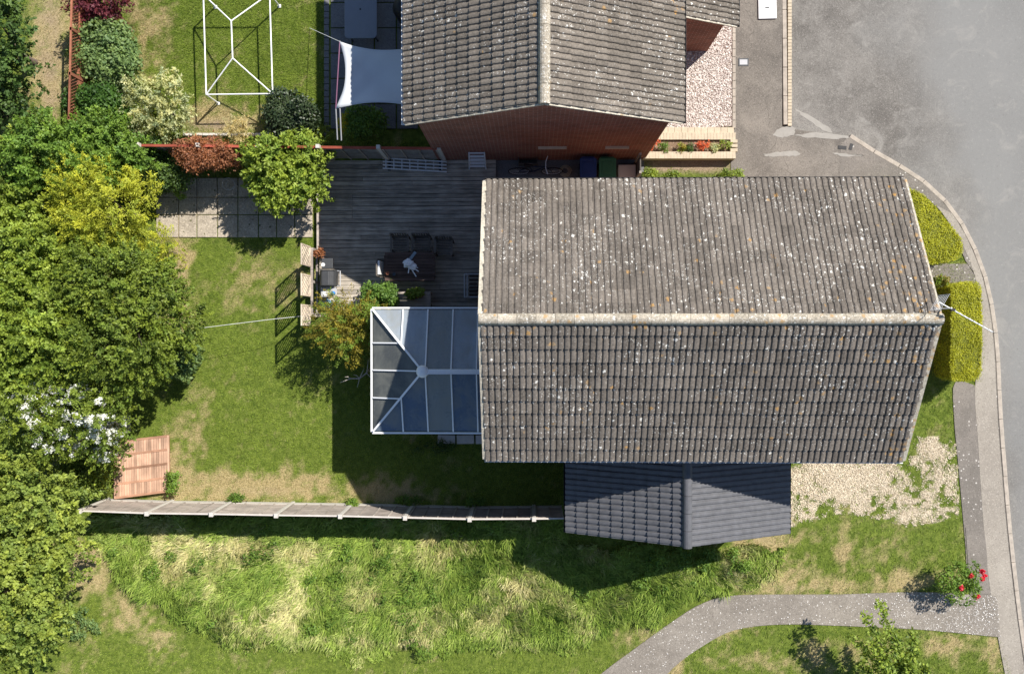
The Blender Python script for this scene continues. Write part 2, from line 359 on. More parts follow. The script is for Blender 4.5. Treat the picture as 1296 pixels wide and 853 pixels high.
def blob(px, py, L):
    r = np.zeros_like(px)
    for cx, cy, rx, ry, a in L: r = np.maximum(r, a * np.exp(-(((px - cx) / rx) ** 2 + ((py - cy) / ry) ** 2)))
    return r
DRYP = [(62, 70, 26, 110, 1), (40, 200, 50, 60, .75), (226, 330, 22, 60, 1), (220, 400, 20, 40, .8), (330, 616, 150, 24, 1), (222, 600, 30, 45, .9), (250, 555, 16, 50, .55), (480, 622, 80, 20, .8),
        (340, 365, 90, 40, .35), (180, 60, 26, 80, .55), (275, 152, 60, 18, 1), (205, 30, 16, 40, .5), (960, 690, 60, 40, .9), (1010, 735, 80, 20, .8), (1090, 690, 70, 30, .4), (1150, 735, 60, 16, .6), (1065, 700, 20, 14, .9),
        (105, 715, 32, 40, .95), (160, 775, 34, 26, .6), (205, 810, 30, 20, .6), (880, 800, 70, 14, .75), (1255, 825, 26, 26, .9), (1010, 835, 180, 20, .45), (1190, 815, 80, 16, .7), (560, 690, 70, 16, .75), (660, 740, 30, 30, .5), (300, 700, 140, 24, .8), (440, 690, 120, 16, .5), (230, 700, 60, 30, .8), (930, 720, 30, 30, .8), (850, 840, 30, 18, .8)]
def dryness(x, y):
    px, py = PX(x, y)
    n = fbm(x, y, .9, 3); n2 = fbm(x, y, 4.5, 9, 3); n3 = fbm(x, y, 15.0, 15, 2)
    return np.clip(blob(px, py, DRYP) * (.35 + 1.3 * n2) + (n - .5) * .7 + (n2 - .5) * .9 + (n3 - .5) * .55 + .04, 0, 1)
def soilness(x, y):
    px, py = PX(x, y)
    b = blob(px, py, [(62, 70, 22, 100, .75), (226, 335, 14, 40, .6), (250, 255, 60, 30, .9), (140, 610, 30, 30, .5), (350, 622, 130, 10, .45), (870, 205, 70, 14, 1.4), (105, 715, 26, 34, .55), (275, 158, 50, 10, 1.0), (880, 800, 60, 10, .4), (1000, 745, 90, 10, .4), (560, 695, 40, 12, .4), (100, 560, 60, 80, .8), (960, 688, 40, 26, .4)])
    return np.clip(b * (.4 + 1.2 * fbm(x, y, 2.2, 21)) - .12, 0, 1)
def gravelness(x, y):
    px, py = PX(x, y)
    a = in_poly(px, py, [(985, 575), (1150, 580), (1158, 552), (1212, 556), (1214, 655), (1150, 668), (1100, 655), (1060, 650), (1000, 668), (960, 668)]).astype(float)
    b = blob(px, py, [(1070, 605, 80, 44, 1.35), (1180, 578, 30, 30, 1.0), (1150, 640, 60, 26, .85), (1020, 645, 45, 30, .9), (1195, 620, 24, 40, .7), (1090, 640, 40, 26, .8)])
    return np.clip((b * 1.3 + (fbm(x, y, 2.4, 33) - .5) * 1.5 + (fbm(x, y, 8, 35, 3) - .5) * 2.2 - .4) * 1.0, 0, 1) * a

# ------------------------------------------------------------------ the setting
def ground_mat():
    t = NT('garden_ground'); p = t.pos(); d = t.attr('dry'); s = t.attr('soil'); g = t.attr('gravel')
    n = t.noise(p, 34, 5.0, .75); m = t.noise(p, 6, 4.0); k = t.ramp(n, .3, .7, .55, 1.4)
    green = t.mix(t.ramp(m, .35, .65), (.075, .11, .018), (.15, .19, .035))
    straw = t.mix(t.ramp(n, .3, .7), (.27, .21, .095), (.42, .34, .18))
    c = t.mix(t.ramp(t.math('ADD', d, t.math('MULTIPLY', t.math('SUBTRACT', n, .5), .7)), .2, .8), green, straw)
    soil = t.mix(t.ramp(n, .3, .7), (.15, .105, .065), (.38, .30, .21))
    c = t.mix(t.ramp(t.math('ADD', s, t.math('MULTIPLY', t.math('SUBTRACT', n, .5), .5)), .15, .75), c, soil)
    v = t.vor(p, 26); stone = t.mix(v.outputs['Color'], (.42, .34, .24), (.78, .68, .52)); stone = t.mix(t.ramp(v.outputs['Distance'], .3, .6, 0, .3), stone, (.25, .19, .13))
    c = t.mix(t.ramp(t.math('ADD', g, t.math('MULTIPLY', t.math('SUBTRACT', n, .5), .3)), .2, .7), c, stone)
    cc = t.n('ShaderNodeCombineColor')
    for i in range(3): t.set(cc.inputs[i], k)
    c = t.mix(.5, c, t.mix(1.0, c, cc.outputs[0], 'MULTIPLY'))
    return t.done(c, .95, t.bump(n, .7, .02), spec=.1)
GX = np.arange(-25, 23.01, .13); GY = np.arange(-19, 19.01, .13)
gx, gy = np.meshgrid(GX, GY, indexing='ij'); nx, ny = gx.shape
px_, py_ = PX(gx, gy)
idx = np.arange(nx * ny).reshape(nx, ny)
quads = np.stack([idx[:-1, :-1], idx[1:, :-1], idx[1:, 1:], idx[:-1, 1:]], -1).reshape(-1, 4)
cxp = (px_[:-1, :-1] + px_[1:, 1:]).ravel() / 2; cyp = (py_[:-1, :-1] + py_[1:, 1:]).ravel() / 2
INNER = [(980, -160), (980, 175), (1060, 180)] + [(x - 14, y + 6) for x, y in KERB]
quads = quads[~in_poly(cxp, cyp, INNER + [(2500, 980), (2500, -160)])]
gz = (fbm(gx, gy, .5, 5) - .5) * .05 * np.where(in_poly(px_, py_, MEADOW), 1, .4)
gz -= gz.max() - 0.0
used = np.unique(quads); remap = np.zeros(nx * ny, int); remap[used] = np.arange(len(used))
V = np.stack([gx, gy, gz], -1).reshape(-1, 3)[used]
xf, yf = V[:, 0], V[:, 1]
o = mesh_np('garden_ground', V, remap[quads], ground_mat(), None,
            {'dry': ('POINT', dryness(xf, yf)), 'soil': ('POINT', soilness(xf, yf)), 'gravel': ('POINT', gravelness(xf, yf))}, True, Vector((0, 0, 0)))
tag(o, 'sunburnt green and straw coloured garden ground round the houses', 'ground', kind='structure')
far = MB().add([(-300, -300, -.15), (300, -300, -.15), (300, 300, -.15), (-300, 300, -.15)], [(0, 1, 2, 3)]).build('terrain', plain('terrain_grass', (.17, .19, .06), .95, .35, .8))
tag(far, 'flat grassy land spreading out beyond the gardens', 'terrain', kind='structure')

ROADZ = -.11
def sheet(name, pts, z, mat, label, cat, depth=.05, parent=None, kind='structure'):
    o = MB().prism(poly_px(pts, z), z - depth, z).build(name, mat, parent)
    if not parent: tag(o, label, cat, kind=kind)
    return o
road = sheet('road', [(985, -300), (985, 165), (1060, 182)] + [(x - 4, y + 2) for x, y in KERB] + [(2300, 980), (2300, -300)], ROADZ, M_ROAD, 'worn mottled grey tarmac of the residential road', 'road', .1)
0 and sheet('road_surface', smooth_px([(1205, -300), (1200, -60), (1215, 60), (1235, 180), (1258, 300), (1280, 440), (1284, 560), (1292, 700), (1306, 850), (1330, 960)], 4) + [(2300, 960), (2300, -300)], ROADZ + .004, M_ROAD2, 'smoother pale grey running lane of the road', 'road', .003)
# pavement and driveway
sheet('driveway', [(925, -200), (990, -200), (990, 160), (1000, 163), (1074, 174), (1108, 197), (1146, 220), (1150, 246), (925, 245)], .004, M_DRIVE, 'brownish tarmac driveway beside the pale gravel strip', 'driveway', .13)
pave = sheet('pavement', [(1064, 185), (1062, 250)] + PAVE_IN + [(x - 3, y + 1) for x, y in reversed(KERB)], .008, M_PAVE, 'dark patched tarmac pavement curving along the kerb', 'pavement', .14)
sheet('pavement_strip', smooth_px([(1185, 260), (1213, 300), (1234, 350), (1243, 420), (1234, 490), (1238, 560), (1243, 640), (1250, 720), (1262, 800), (1280, 890), (1300, 975)], 3) + [(x - 4, y) for x, y in reversed(KERB) if y > 262], .012, M_PAVEL, 'pale worn strip of pavement next to the kerb', 'pavement', .003)
sheet('footpath', PATH, .016, M_PATH, 'grey chipping footpath bending across the grass verge', 'path', .1)
sheet('pavement_patch', [(1222, 667), (1240, 663), (1246, 672), (1249, 700), (1252, 752), (1228, 752)], .021, M_PAVE, 'dark square cornered tarmac repair beside the rose bush', 'pavement', .003)
sheet('front_path', [(1095, 334), (1224, 334), (1236, 352), (1236, 359), (1095, 359)], .004, M_PAVE, 'short tarmac path between the two clipped hedges', 'path', .05)
# kerb stones
def kerb_line(pts, parent, zt, wd, step=.9):
    W_ = [P(x, y, 0) for x, y in pts]; d = [0]
    for a, b in zip(W_, W_[1:]): d.append(d[-1] + (b - a).length)
    def at(s):
        for i in range(len(d) - 1):
            if s <= d[i + 1]: return W_[i].lerp(W_[i + 1], (s - d[i]) / (d[i + 1] - d[i]))
        return W_[-1]
    s = 0
    while s + step < d[-1]:
        a = at(s + .006); b = at(s + step - .006); j = random.uniform(-.006, .006)
        m = MB().bar((a.x, a.y, zt - .11 + j), (b.x, b.y, zt - .11 + j), wd, .22); m.build('kerb_stone', M_KERB, parent, bevel=.012); s += step
kb = thing('kerb', 'long curved line of pale kerb stones edging the pavement', 'kerb', P(1262, 440, ROADZ)); kb['kind'] = 'structure'
kerb_line(KERB, kb, .015, .13)
kb2 = thing('kerb', 'straight buff kerb between the driveway and the road', 'kerb', P(994, 80, ROADZ)); kb2['kind'] = 'structure'
kerb_line([(992, -60), (994, 160)], kb2, .02, .13)
for i in range(46):
    a = P(998.6 - i * 0.0, 158 - i * 4.2, 0)
    if i % 1 == 0: MB().box((a.x + .02, a.y, -.04 + random.uniform(-.004, .004)), (.12, .095, .12), random.uniform(-.05, .05)).build('edging_brick', M_CREAMB, kb2, bevel=.008)
# cement smears left on the driveway, thin trowelled patches
for i, pts in enumerate([[(979, 172), (987, 163), (1004, 161), (1005, 170), (990, 174)], [(1005, 171), (1040, 168), (1075, 173), (1060, 176), (1020, 174)], [(966, 195), (985, 193), (1005, 191), (1012, 196), (995, 198), (972, 198)], [(1053, 194), (1075, 195), (1093, 197), (1070, 198)], [(1005, 137), (1030, 150), (1052, 165), (1046, 167), (1020, 150)]]):
    sheet('cement_patch', [(x + random.uniform(-1.3, 1.3), y + random.uniform(-.8, .8)) for x, y in smooth_px(pts + [pts[0]], 6)[:-1]], .010 if i != 4 else ROADZ + .004, M_CEMENT, ['short cement patch at the foot of the straight kerb', 'long cement smear under the start of the curved kerb', 'thin wavy cement smear on the brown driveway', 'narrow straight cement line beside the drain mark', 'slanting cement smear along the driveway edge'][i], 'cement patch', .003)
cv = thing('utility_cover', 'small grey metal utility cover set in the driveway', 'utility cover', P(941, 79, .0))
MB().box(P(941, 79, .008), (.32, .24, .02)).build('frame', M_DGREY, cv); MB().box(P(941, 79, .016), (.24, .16, .012)).build('lid', M_LGREY, cv)
wb = thing('white_board', 'flat white board with a dark slot lying on the driveway by the kerb', 'board', P(971, 5, .004))
a = P(971, 4, .03); MB().box((a.x, a.y, .03), (.56, 1.0, .05), .02).build('panel', M_WHITE, wb, bevel=.01)
a = P(971, 10, .058); MB().box((a.x, a.y, .058), (.12, .03, .008)).build('handle', M_BLACKP, wb)
wb.name = 'white_board'
# drain mark stains
dr = thing('drain_cover', 'dark cast iron drain cover sunk beside the curved kerb', 'drain', P(1072, 187, 0))
MB().box(P(1066, 187, .01), (.26, .11, .015), -.1).build('grate', M_BLACKP, dr); MB().box(P(1077, 186, .01), (.1, .2, .015), -.3).build('grate', M_BLACKP, dr)

# ------------------------------------------------------------------ roofs
def tile_mesh(name, wd, gauge, mat, roll_h=.036, lap=.05, rolls=2, lift=.042, thick=.03):
    xs = []; pitch = wd / rolls
    prof = [(0, 0), (.04, .6), (.14, .96), (.44, 1.0), (.68, .8), (.8, .1)]
    for r in range(rolls):
        for fx, fz in prof: xs.append(((r + fx) * pitch, fz * roll_h))
    xs.append((wd - .004, 0))
    n = len(xs); Vv = []; Ff = []
    for x, z in xs: Vv.append((x, 0, z + lift - thick))
    for x, z in xs: Vv.append((x, 0, z + lift))
    for x, z in xs: Vv.append((x, gauge + lap, z + .004))
    for i in range(n - 1):
        Ff.append((i, i + 1, n + i + 1, n + i)); Ff.append((n + i, n + i + 1, 2 * n + i + 1, 2 * n + i))
    Ff.append((0, n, 2 * n)); Ff.append((n - 1, 3 * n - 1, 2 * n - 1))
    me = bpy.data.meshes.new(name); me.from_pydata(Vv, [], Ff); me.materials.append(mat); me.update()
    return me
def slope_tiles(roof, me, org, u, v, nc, nr, wd, gauge, keep, rest_name, mat):
    """lay tiles from the eave corner org along u, courses up v; keep(r,c)->own object, others joined"""
    u = Vector(u).normalized(); v = Vector(v).normalized(); n = u.cross(v)
    B = Matrix((u, v, n)).transposed(); W0 = wl(roof); VV = []; FF = []; base = 0
    mv = np.array([q.co[:] for q in me.vertices]); mf = [tuple(p.vertices) for p in me.polygons]
    for r in range(nr):
        for c in range(nc):
            j = random.uniform(-.006, .006); jr = random.uniform(-.008, .008); ja = random.uniform(-.006, .006)
            loc = Vector(org) + u * (c * wd + ja * .4) + v * (r * gauge + j) + n * random.uniform(0, .005)
            R_ = B @ Matrix.Rotation(jr, 3, 'Z')
            k = keep(r, c)
            if k is None: continue
            if k:
                o = bpy.data.objects.new('roof_tile', me); COL.objects.link(o); o.parent = roof
                M4 = R_.to_4x4(); M4.translation = loc - W0; o.matrix_local = M4
            else:
                VV.append(mv @ np.array(R_).T + np.array(loc)); FF += [tuple(i + base for i in f) for f in mf]; base += len(mv)
    return VV, FF
def join_tiles(roof, parts, mat, name='roof_tiles'):
    VV = []; FF = []; b = 0
    for v, f in parts:
        if not v: continue
        a = np.concatenate(v); VV.append(a); FF += [tuple(i + b for i in q) for q in f]; b += len(a)
    if not VV: return
    m = MB(); m.v = [Vector(q) for q in np.concatenate(VV)]; m.f = FF
    o = m.build(name, mat, roof); o['kind'] = 'stuff'; return o
def half_round(a, b, r, n=8, th=.02):
    a = Vector(a); b = Vector(b); d = (b - a).normalized(); x = d.cross(Vector((0, 0, 1))).normalized(); m = MB(); vs = []
    for p in (a, b):
        for k in range(n + 1):
            t = math.pi * k / n; vs.append(p + x * math.cos(t) * r + Vector((0, 0, 1)) * (math.sin(t) * r))
    N = n + 1; fs = [(i, i + 1, N + i + 1, N + i) for i in range(n)] + [tuple(range(N)), tuple(reversed(range(N, 2 * N)))]
    return m.add(vs, fs)
def gutter(a, b, r, mat, parent):
    a = Vector(a); b = Vector(b); d = (b - a).normalized(); x = d.cross(Vector((0, 0, 1))).normalized(); vs = []; n = 6
    for p in (a, b):
        for rr in (r, r - .012):
            for k in range(n + 1):
                t = math.pi + math.pi * k / n; vs.append(p + x * math.cos(t) * rr + Vector((0, 0, math.sin(t) * rr)))
    N = n + 1; fs = []
    for i in range(n): fs += [(i, i + 1, 2 * N + i + 1, 2 * N + i), (N + i, 3 * N + i, 3 * N + i + 1, N + i + 1)]
    fs += [(0, 2 * N, 3 * N, N), (n, N + n, 3 * N + n, 2 * N + n)]
    return MB().add(vs, fs).build('gutter', mat, parent)
def window(parent, c, wdt, h, axis, out):
    """axis 'x' or 'y' = wall direction; out = outward unit vector"""
    out = Vector(out); al = Vector((1, 0, 0)) if axis == 'x' else Vector((0, 1, 0)); c = Vector(c)
    m = MB()
    def fr(a, b, t): m.bar(a, b, t, .07, out)
    A = c - al * wdt / 2; B = c + al * wdt / 2; Z = Vector((0, 0, h))
    fr(A, B, .07); fr(A + Z, B + Z, .07); fr(A, A + Z, .07); fr(B, B + Z, .07); fr(c, c + Z, .05)
    w_ = m.build('window', M_WHITE, parent)
    for s in (-1, 1):
        cc = c + al * s * wdt / 4 + Z / 2
        sz = (wdt / 2 - .08, .015, h - .1) if axis == 'x' else (.015, wdt / 2 - .08, h - .1)
        MB().box(cc, sz).build('pane', M_GLASS, w_)
    return w_

# ------------------------------------------------------------------ main house
X0, X1, YN, YS, ZE, ZR = -1.225, 9.51, 3.828, -3.319, 5.0, 6.967
YM = (YN + YS) / 2
def gable_house_walls(x0, x1, y0, y1, ze, zr, axis):
    m = MB()
    if axis == 'x':
        ym = (y0 + y1) / 2; vs = []
        for x in (x0, x1): vs += [(x, y0, 0), (x, y1, 0), (x, y1, ze), (x, ym, zr), (x, y0, ze)]
    else:
        xm = (x0 + x1) / 2; vs = []
        for y in (y0, y1): vs += [(x1, y, 0), (x0, y, 0), (x0, y, ze), (xm, y, zr), (x1, y, ze)]
    fs = [(4, 3, 2, 1, 0), (5, 6, 7, 8, 9), (0, 1, 6, 5), (1, 2, 7, 6), (4, 0, 5, 9), (2, 3, 8, 7), (3, 4, 9, 8)]
    return m.add(vs, fs)
house = thing('house', 'large gabled house with lichen speckled grey brown tiled roof and glazed conservatory', 'house', ((X0 + X1) / 2, YM, 0))
pitch = math.atan2(ZR - ZE, (YN - YS) / 2); tp = math.tan(pitch)
zw = ZE + .30 * tp - .02
wall = gable_house_walls(X0 + .1, X1 - .1, YS + .30, YN - .30, zw, ZR - .06, 'x').build('wall', M_BRICK2, house)
window(house, (X0 + .08, 1.9, 3.1), 1.5, 1.1, 'y', (-1, 0, 0)); window(house, (X0 + .08, -1.9, 3.3), 1.5, 1.0, 'y', (-1, 0, 0))
window(house, (X1 - .08, 1.7, 3.1), 1.6, 1.1, 'y', (1, 0, 0)); window(house, (X1 - .08, -1.4, 3.1), 1.6, 1.1, 'y', (1, 0, 0)); window(house, (X1 - .08, -1.4, .9), 1.8, 1.3, 'y', (1, 0, 0))
window(house, (6.0, YN - .28, 3.2), 1.0, 1.0, 'x', (0, 1, 0)); window(house, (8.0, YS + .28, 3.2), 1.2, 1.0, 'x', (0, -1, 0))
dm = MB().box((X1 - .07, 1.6, 1.05), (.07, .95, 2.1)).build('door', plain('front_door_paint', (.05, .12, .1), .4, .1), house); MB().box((X1 - .02, 1.95, 1.05), (.05, .12, .03)).build('handle', M_ALU, dm)
# roof carcass under the tiles
rv = []
for x in (X0, X1): rv += [(x, YS, ZE - .02), (x, YM, ZR - .02), (x, YN, ZE - .02), (x, YN, ZE - .12), (x, YM, ZR - .14), (x, YS, ZE - .12)]
roof = MB().add(rv, [(0, 1, 7, 6), (1, 2, 8, 7), (2, 3, 9, 8), (3, 4, 10, 9), (4, 5, 11, 10), (5, 0, 6, 11), (5, 4, 3, 2, 1, 0), (6, 7, 8, 9, 10, 11)]).build('roof', plain('roof_underlay', (.05, .045, .04), .9), house)
NC = 35; NR = 11; wd = (X1 - X0 - .02) / NC; slen = (ZR - ZE) / math.sin(pitch); ga = slen / NR
tm = tile_mesh('roof_tile', wd, ga, M_TILE)
vS = (0, math.cos(pitch), math.sin(pitch)); vN = (0, -math.cos(pitch), math.sin(pitch))
KEEP_ROWS = 4
def keepm(r, c): return (r >= NR - 4) or (r == NR - 5 and 8 <= c < 18)
a1 = slope_tiles(roof, tm, (X0 + .01, YS - .03, ZE - .015), (1, 0, 0), vS, NC, NR, wd, ga, keepm, '', M_TILE)
a2 = slope_tiles(roof, tm, (X1 - .01, YN + .03, ZE - .015), (-1, 0, 0), vN, NC, NR, wd, ga, keepm, '', M_TILE)
join_tiles(roof, (a1, a2), M_TILE)
nrd = 24; L = (X1 - X0 + .06) / nrd
for i in range(nrd):
    x = X0 - .03 + i * L; zj = ZR - .015 + random.uniform(-.004, .004)
    half_round((x + .004, YM + random.uniform(-.006, .006), zj), (x + L - .004, YM + random.uniform(-.006, .006), zj + .002), .135 + random.uniform(-.003, .004)).build('ridge_tile', M_RIDGE, roof, smooth=False)
for x, sgn in ((X0 + .015, 1), (X1 - .015, 1)):
    for ye in (YS, YN):
        MB().bar((x, ye, ZE + .015), (x, YM, ZR + .01), .13 if x < 0 else .1, .06).build('verge', M_MORT, roof)
gutter((X0, YN + .05, ZE - .03), (X1, YN + .05, ZE - .03), .05, M_BLACKP, house)
gutter((X1, YS - .05, ZE - .04), (X0, YS - .05, ZE - .04), .05, M_WHITE, house)
for x in (X0 - .012, X1 + .012):
    for ye in (YS, YN): MB().bar((x, ye, ZE - .1), (x, YM, ZR - .1), .02, .16).build('bargeboard', M_WHITE, house)

# aerial on the east gable
ae = thing('tv_aerial', 'white tv aerial on a mast at the gable end of the house', 'aerial', (X1 + .05, P(1190, 390, 7.3).y, 5.9))
xm_, ym_ = X1 + .05, P(1190, 390, 7.3).y; zt = 7.3
MB().tube([(xm_, ym_, 5.9), (xm_, ym_, zt + .06)], .018).build('mast', M_ALU, ae)
MB().box((xm_ - .02, ym_, 6.2), (.08, .1, .05)).build('bracket', M_ALU, ae)
b0 = Vector((xm_ - .05, ym_ + .02, zt)); b1 = P(1256, 420, zt)
dirb = (b1 - b0).normalized(); per = Vector((-dirb.y, dirb.x, 0))
MB().tube([b0 - dirb * .25, b1], .013).build('boom', M_WMETAL, ae)
for i in range(9):
    p = b0.lerp(b1, .12 + .88 * i / 8); ln = .1 - .004 * i
    MB().tube([p - Vector((0, 0, ln)), p + Vector((0, 0, ln))], .006, 6).build('element', M_ALU, ae)
for k in range(7):
    p = b0 - dirb * .22 + Vector((0, 0, -.24 + .08 * k)); MB().tube([p - per * .2, p + per * .2], .004, 6).build('reflector_rod', M_ALU, ae)
for s in (-1, 1): MB().tube([b0 - dirb * .22 + per * s * .2 + Vector((0, 0, -.26)), b0 - dirb * .22 + per * s * .2 + Vector((0, 0, .26))], .007, 6).build('reflector_rod', M_ALU, ae)
MB().box(b0 + dirb * .12, (.09, .06, .06)).build('junction_box', M_BLACKP, ae)

# ------------------------------------------------------------------ dark tiled garage extension
GX0, GX1, GYS, GZE, GZR = 1.02, 7.35, -5.85, 2.4, 4.0
GXM = (GX0 + GX1) / 2; gp = math.atan2(GZR - GZE, (GX1 - GX0) / 2); GYN = YS + .3
gar = thing('garage', 'low garage extension with new anthracite tiled gable roof', 'garage', (GXM, (GYS + GYN) / 2, 0))
zw = GZE + .22 * math.tan(gp) - .02
gable_house_walls(GX0 + .22, GX1 - .22, GYS + .08, GYN - .004, zw, GZR - .06, 'y').build('wall', M_BRICK2, gar)
gd = MB().box((GX1 - .2, -4.4, 1.05), (.06, 2.2, 2.1)).build('garage_door', plain('garage_door_paint', (.6, .6, .58), .5, .05), gar); MB().box((GX1 - .15, -4.4, .9), (.06, .18, .03)).build('handle', M_BLACKP, gd)
rv = []
for y in (GYS, GYN - .01): rv += [(GX1, y, GZE - .02), (GXM, y, GZR - .02), (GX0, y, GZE - .02), (GX0, y, GZE - .12), (GXM, y, GZR - .14), (GX1, y, GZE - .12)]
groof = MB().add(rv, [(0, 1, 7, 6), (1, 2, 8, 7), (2, 3, 9, 8), (3, 4, 10, 9), (4, 5, 11, 10), (5, 0, 6, 11), (5, 4, 3, 2, 1, 0), (6, 7, 8, 9, 10, 11)]).build('roof', M_BLACKP, gar)
gnc = 9; gw = (GYN - GYS - .02) / gnc; gsl = (GZR - GZE) / math.sin(gp); gnr = 10; gg = gsl / gnr
tg = tile_mesh('roof_tile', gw, gg, M_SLATE, .032)
slope_tiles(groof, tg, (GX0 - .03, GYN - .012, GZE - .015), (0, -1, 0), (math.cos(gp), 0, math.sin(gp)), gnc, gnr, gw, gg, lambda r, c: True, '', M_SLATE)
slope_tiles(groof, tg, (GX1 + .03, GYS + .008, GZE - .015), (0, 1, 0), (-math.cos(gp), 0, math.sin(gp)), gnc, gnr, gw, gg, lambda r, c: True, '', M_SLATE)
nr_ = 6; L = (GYN - GYS) / nr_
for i in range(nr_):
    y = GYS - .02 + i * L; half_round((GXM, y + .008, GZR - .01), (GXM, y + L - .002, GZR), .13).build('ridge_tile', M_SLATE, groof)
gutter((GX0 - .05, GYN - .02, GZE - .04), (GX0 - .05, GYS, GZE - .04), .05, M_BLACKP, gar); gutter((GX1 + .05, GYS, GZE - .04), (GX1 + .05, GYN - .02, GZE - .04), .05, M_BLACKP, gar)

# ------------------------------------------------------------------ neighbour's house
NX0, NX1, NYS, NYN = -3.27, 3.849, 5.31, 13.6
NXM = (NX0 + NX1) / 2; nyaw = -.0057
nh = thing('house', 'red brick house with weathered grey tiled roof beside the shade sail', 'house', (NXM, (NYS + NYN) / 2, 0))
npitch = math.atan2(ZR - ZE, (NX1 - NX0) / 2); zw = ZE + .30 * math.tan(npitch) - .02
gable_house_walls(NX0 + .30, NX1 - .30, NYS + .06, NYN - .1, zw, ZR - .06, 'y').build('wall', M_BRICK, nh)
rv = []
for y in (NYS, NYN): rv += [(NX1, y, ZE - .02), (NXM, y, ZR - .02), (NX0, y, ZE - .02), (NX0, y, ZE - .10), (NXM, y, ZR - .12), (NX1, y, ZE - .10)]
nroof = MB().add(rv, [(0, 1, 7, 6), (1, 2, 8, 7), (2, 3, 9, 8), (3, 4, 10, 9), (4, 5, 11, 10), (5, 0, 6, 11), (5, 4, 3, 2, 1, 0), (6, 7, 8, 9, 10, 11)]).build('roof', plain('dark_verge_board', (.06, .05, .045), .9), nh)
nnc = 27; nw = (NYN - NYS - .02) / nnc; nsl = (ZR - ZE) / math.sin(npitch); nnr = 12; ng = nsl / nnr
tn = tile_mesh('roof_tile', nw, ng, M_TILE2)
b1_ = slope_tiles(nroof, tn, (NX0 - .03, NYN - .01, ZE - .015), (0, -1, 0), (math.cos(npitch), 0, math.sin(npitch)), nnc, nnr, nw, ng, lambda r, c: c >= nnc - 12, '', M_TILE2)
b2_ = slope_tiles(nroof, tn, (NX1 + .03, NYS + .01, ZE - .015), (0, 1, 0), (-math.cos(npitch), 0, math.sin(npitch)), nnc, nnr, nw, ng, lambda r, c: c < 12, '', M_TILE2)
join_tiles(nroof, (b1_, b2_), M_TILE2)
for i in range(18):
    L = (NYN - NYS) / 18; y = NYS - .02 + i * L; half_round((NXM + random.uniform(-.008, .008), y + .006, ZR - .015), (NXM, y + L - .004, ZR - .012), .14 + random.uniform(-.004, .004)).build('ridge_tile', M_RIDGE, nroof)
for xe in (NX0, NX1): MB().bar((xe, NYS - .01, ZE + .0), (NXM, NYS - .01, ZR - .005), .04, .05).build('verge', M_MORT, nroof)
gutter((NX0 - .06, NYN, ZE - .03), (NX0 - .06, NYS, ZE - .03), .05, M_WHITE, nh); gutter((NX1 + .06, NYS, ZE - .03), (NX1 + .06, NYN, ZE - .03), .05, M_BLACKP, nh)
MB().tube([(NX1 + .03, NYS + .35, ZE - .1), (NX1 - .24, NYS + .35, ZE - .5), (NX1 - .24, NYS + .35, .1)], .035).build('downpipe', M_BLACKP, nh)
for xa, xb in ((681, 717), (766, 796)):
    a = P(xa, 192, 1.96); b = P(xb, 192, 1.96); yy = NYS + .03
    MB().bar((a.x, yy, 1.98), (b.x, yy, 1.98), .1, .05).build('lintel', M_CREAMB, nh)
window(nh, (NX0 + .28, 8.2, 3.2), 1.4, 1.1, 'y', (-1, 0, 0)); window(nh, (NX1 - .28, 9.2, 3.2), 1.4, 1.1, 'y', (1, 0, 0)); window(nh, (NX1 - .28, 7.2, .9), 1.6, 1.2, 'y', (1, 0, 0))
# front wing of the neighbour
PE, PYS, PZE = 5.86, 8.70, 2.36; pp = math.atan(.5); PW = NX1 - .3
wing = MB().add([(PW, PYS + .06, 0), (PE - .35, PYS + .06, 0), (PE - .35, PYS + .06, PZE + .1), (PW, PYS + .06, PZE + .05 + (PE - PW) * .5 - .1), (PW, 12.5, 0), (PE - .35, 12.5, 0), (PE - .35, 12.5, PZE + .1), (PW, 12.5, PZE + (PE - PW) * .5 - .05)], [(0, 1, 2, 3), (7, 6, 5, 4), (1, 5, 6, 2), (3, 2, 6, 7), (0, 3, 7, 4)]).build('wing_wall', M_BRICK, nh)
wroof = MB().add([(PW, PYS, PZE + (PE - PW) * .5 - .02), (PE, PYS, PZE - .02), (PE, 12.5, PZE - .02), (PW, 12.5, PZE + (PE - PW) * .5 - .02), (PW, PYS, PZE + (PE - PW) * .5 - .1), (PE, PYS, PZE - .1), (PE, 12.5, PZE - .1), (PW, 12.5, PZE + (PE - PW) * .5 - .1)], [(0, 1, 2, 3), (7, 6, 5, 4), (0, 4, 5, 1), (1, 5, 6, 2)]).build('wing_roof', M_BLACKP, nh)
wsl = (PE - PW) / math.cos(pp); wnr = 7; wg = wsl / wnr; tw_ = tile_mesh('roof_tile', .3, wg, M_TILE2)
slope_tiles(wroof, tw_, (PE + .03, PYS + .01, PZE - .015), (0, 1, 0), (-math.cos(pp), 0, math.sin(pp)), 12, wnr, .3, wg, lambda r, c: True, '', M_TILE2)
gutter((PE + .06, PYS, PZE - .03), (PE + .06, 12.5, PZE - .03), .045, M_BLACKP, nh)
MB().bar((PE, PYS - .01, PZE), (PW + .3, PYS - .01, PZE + (PE - PW - .3) * .5), .05, .05).build('verge', M_MORT, wroof)

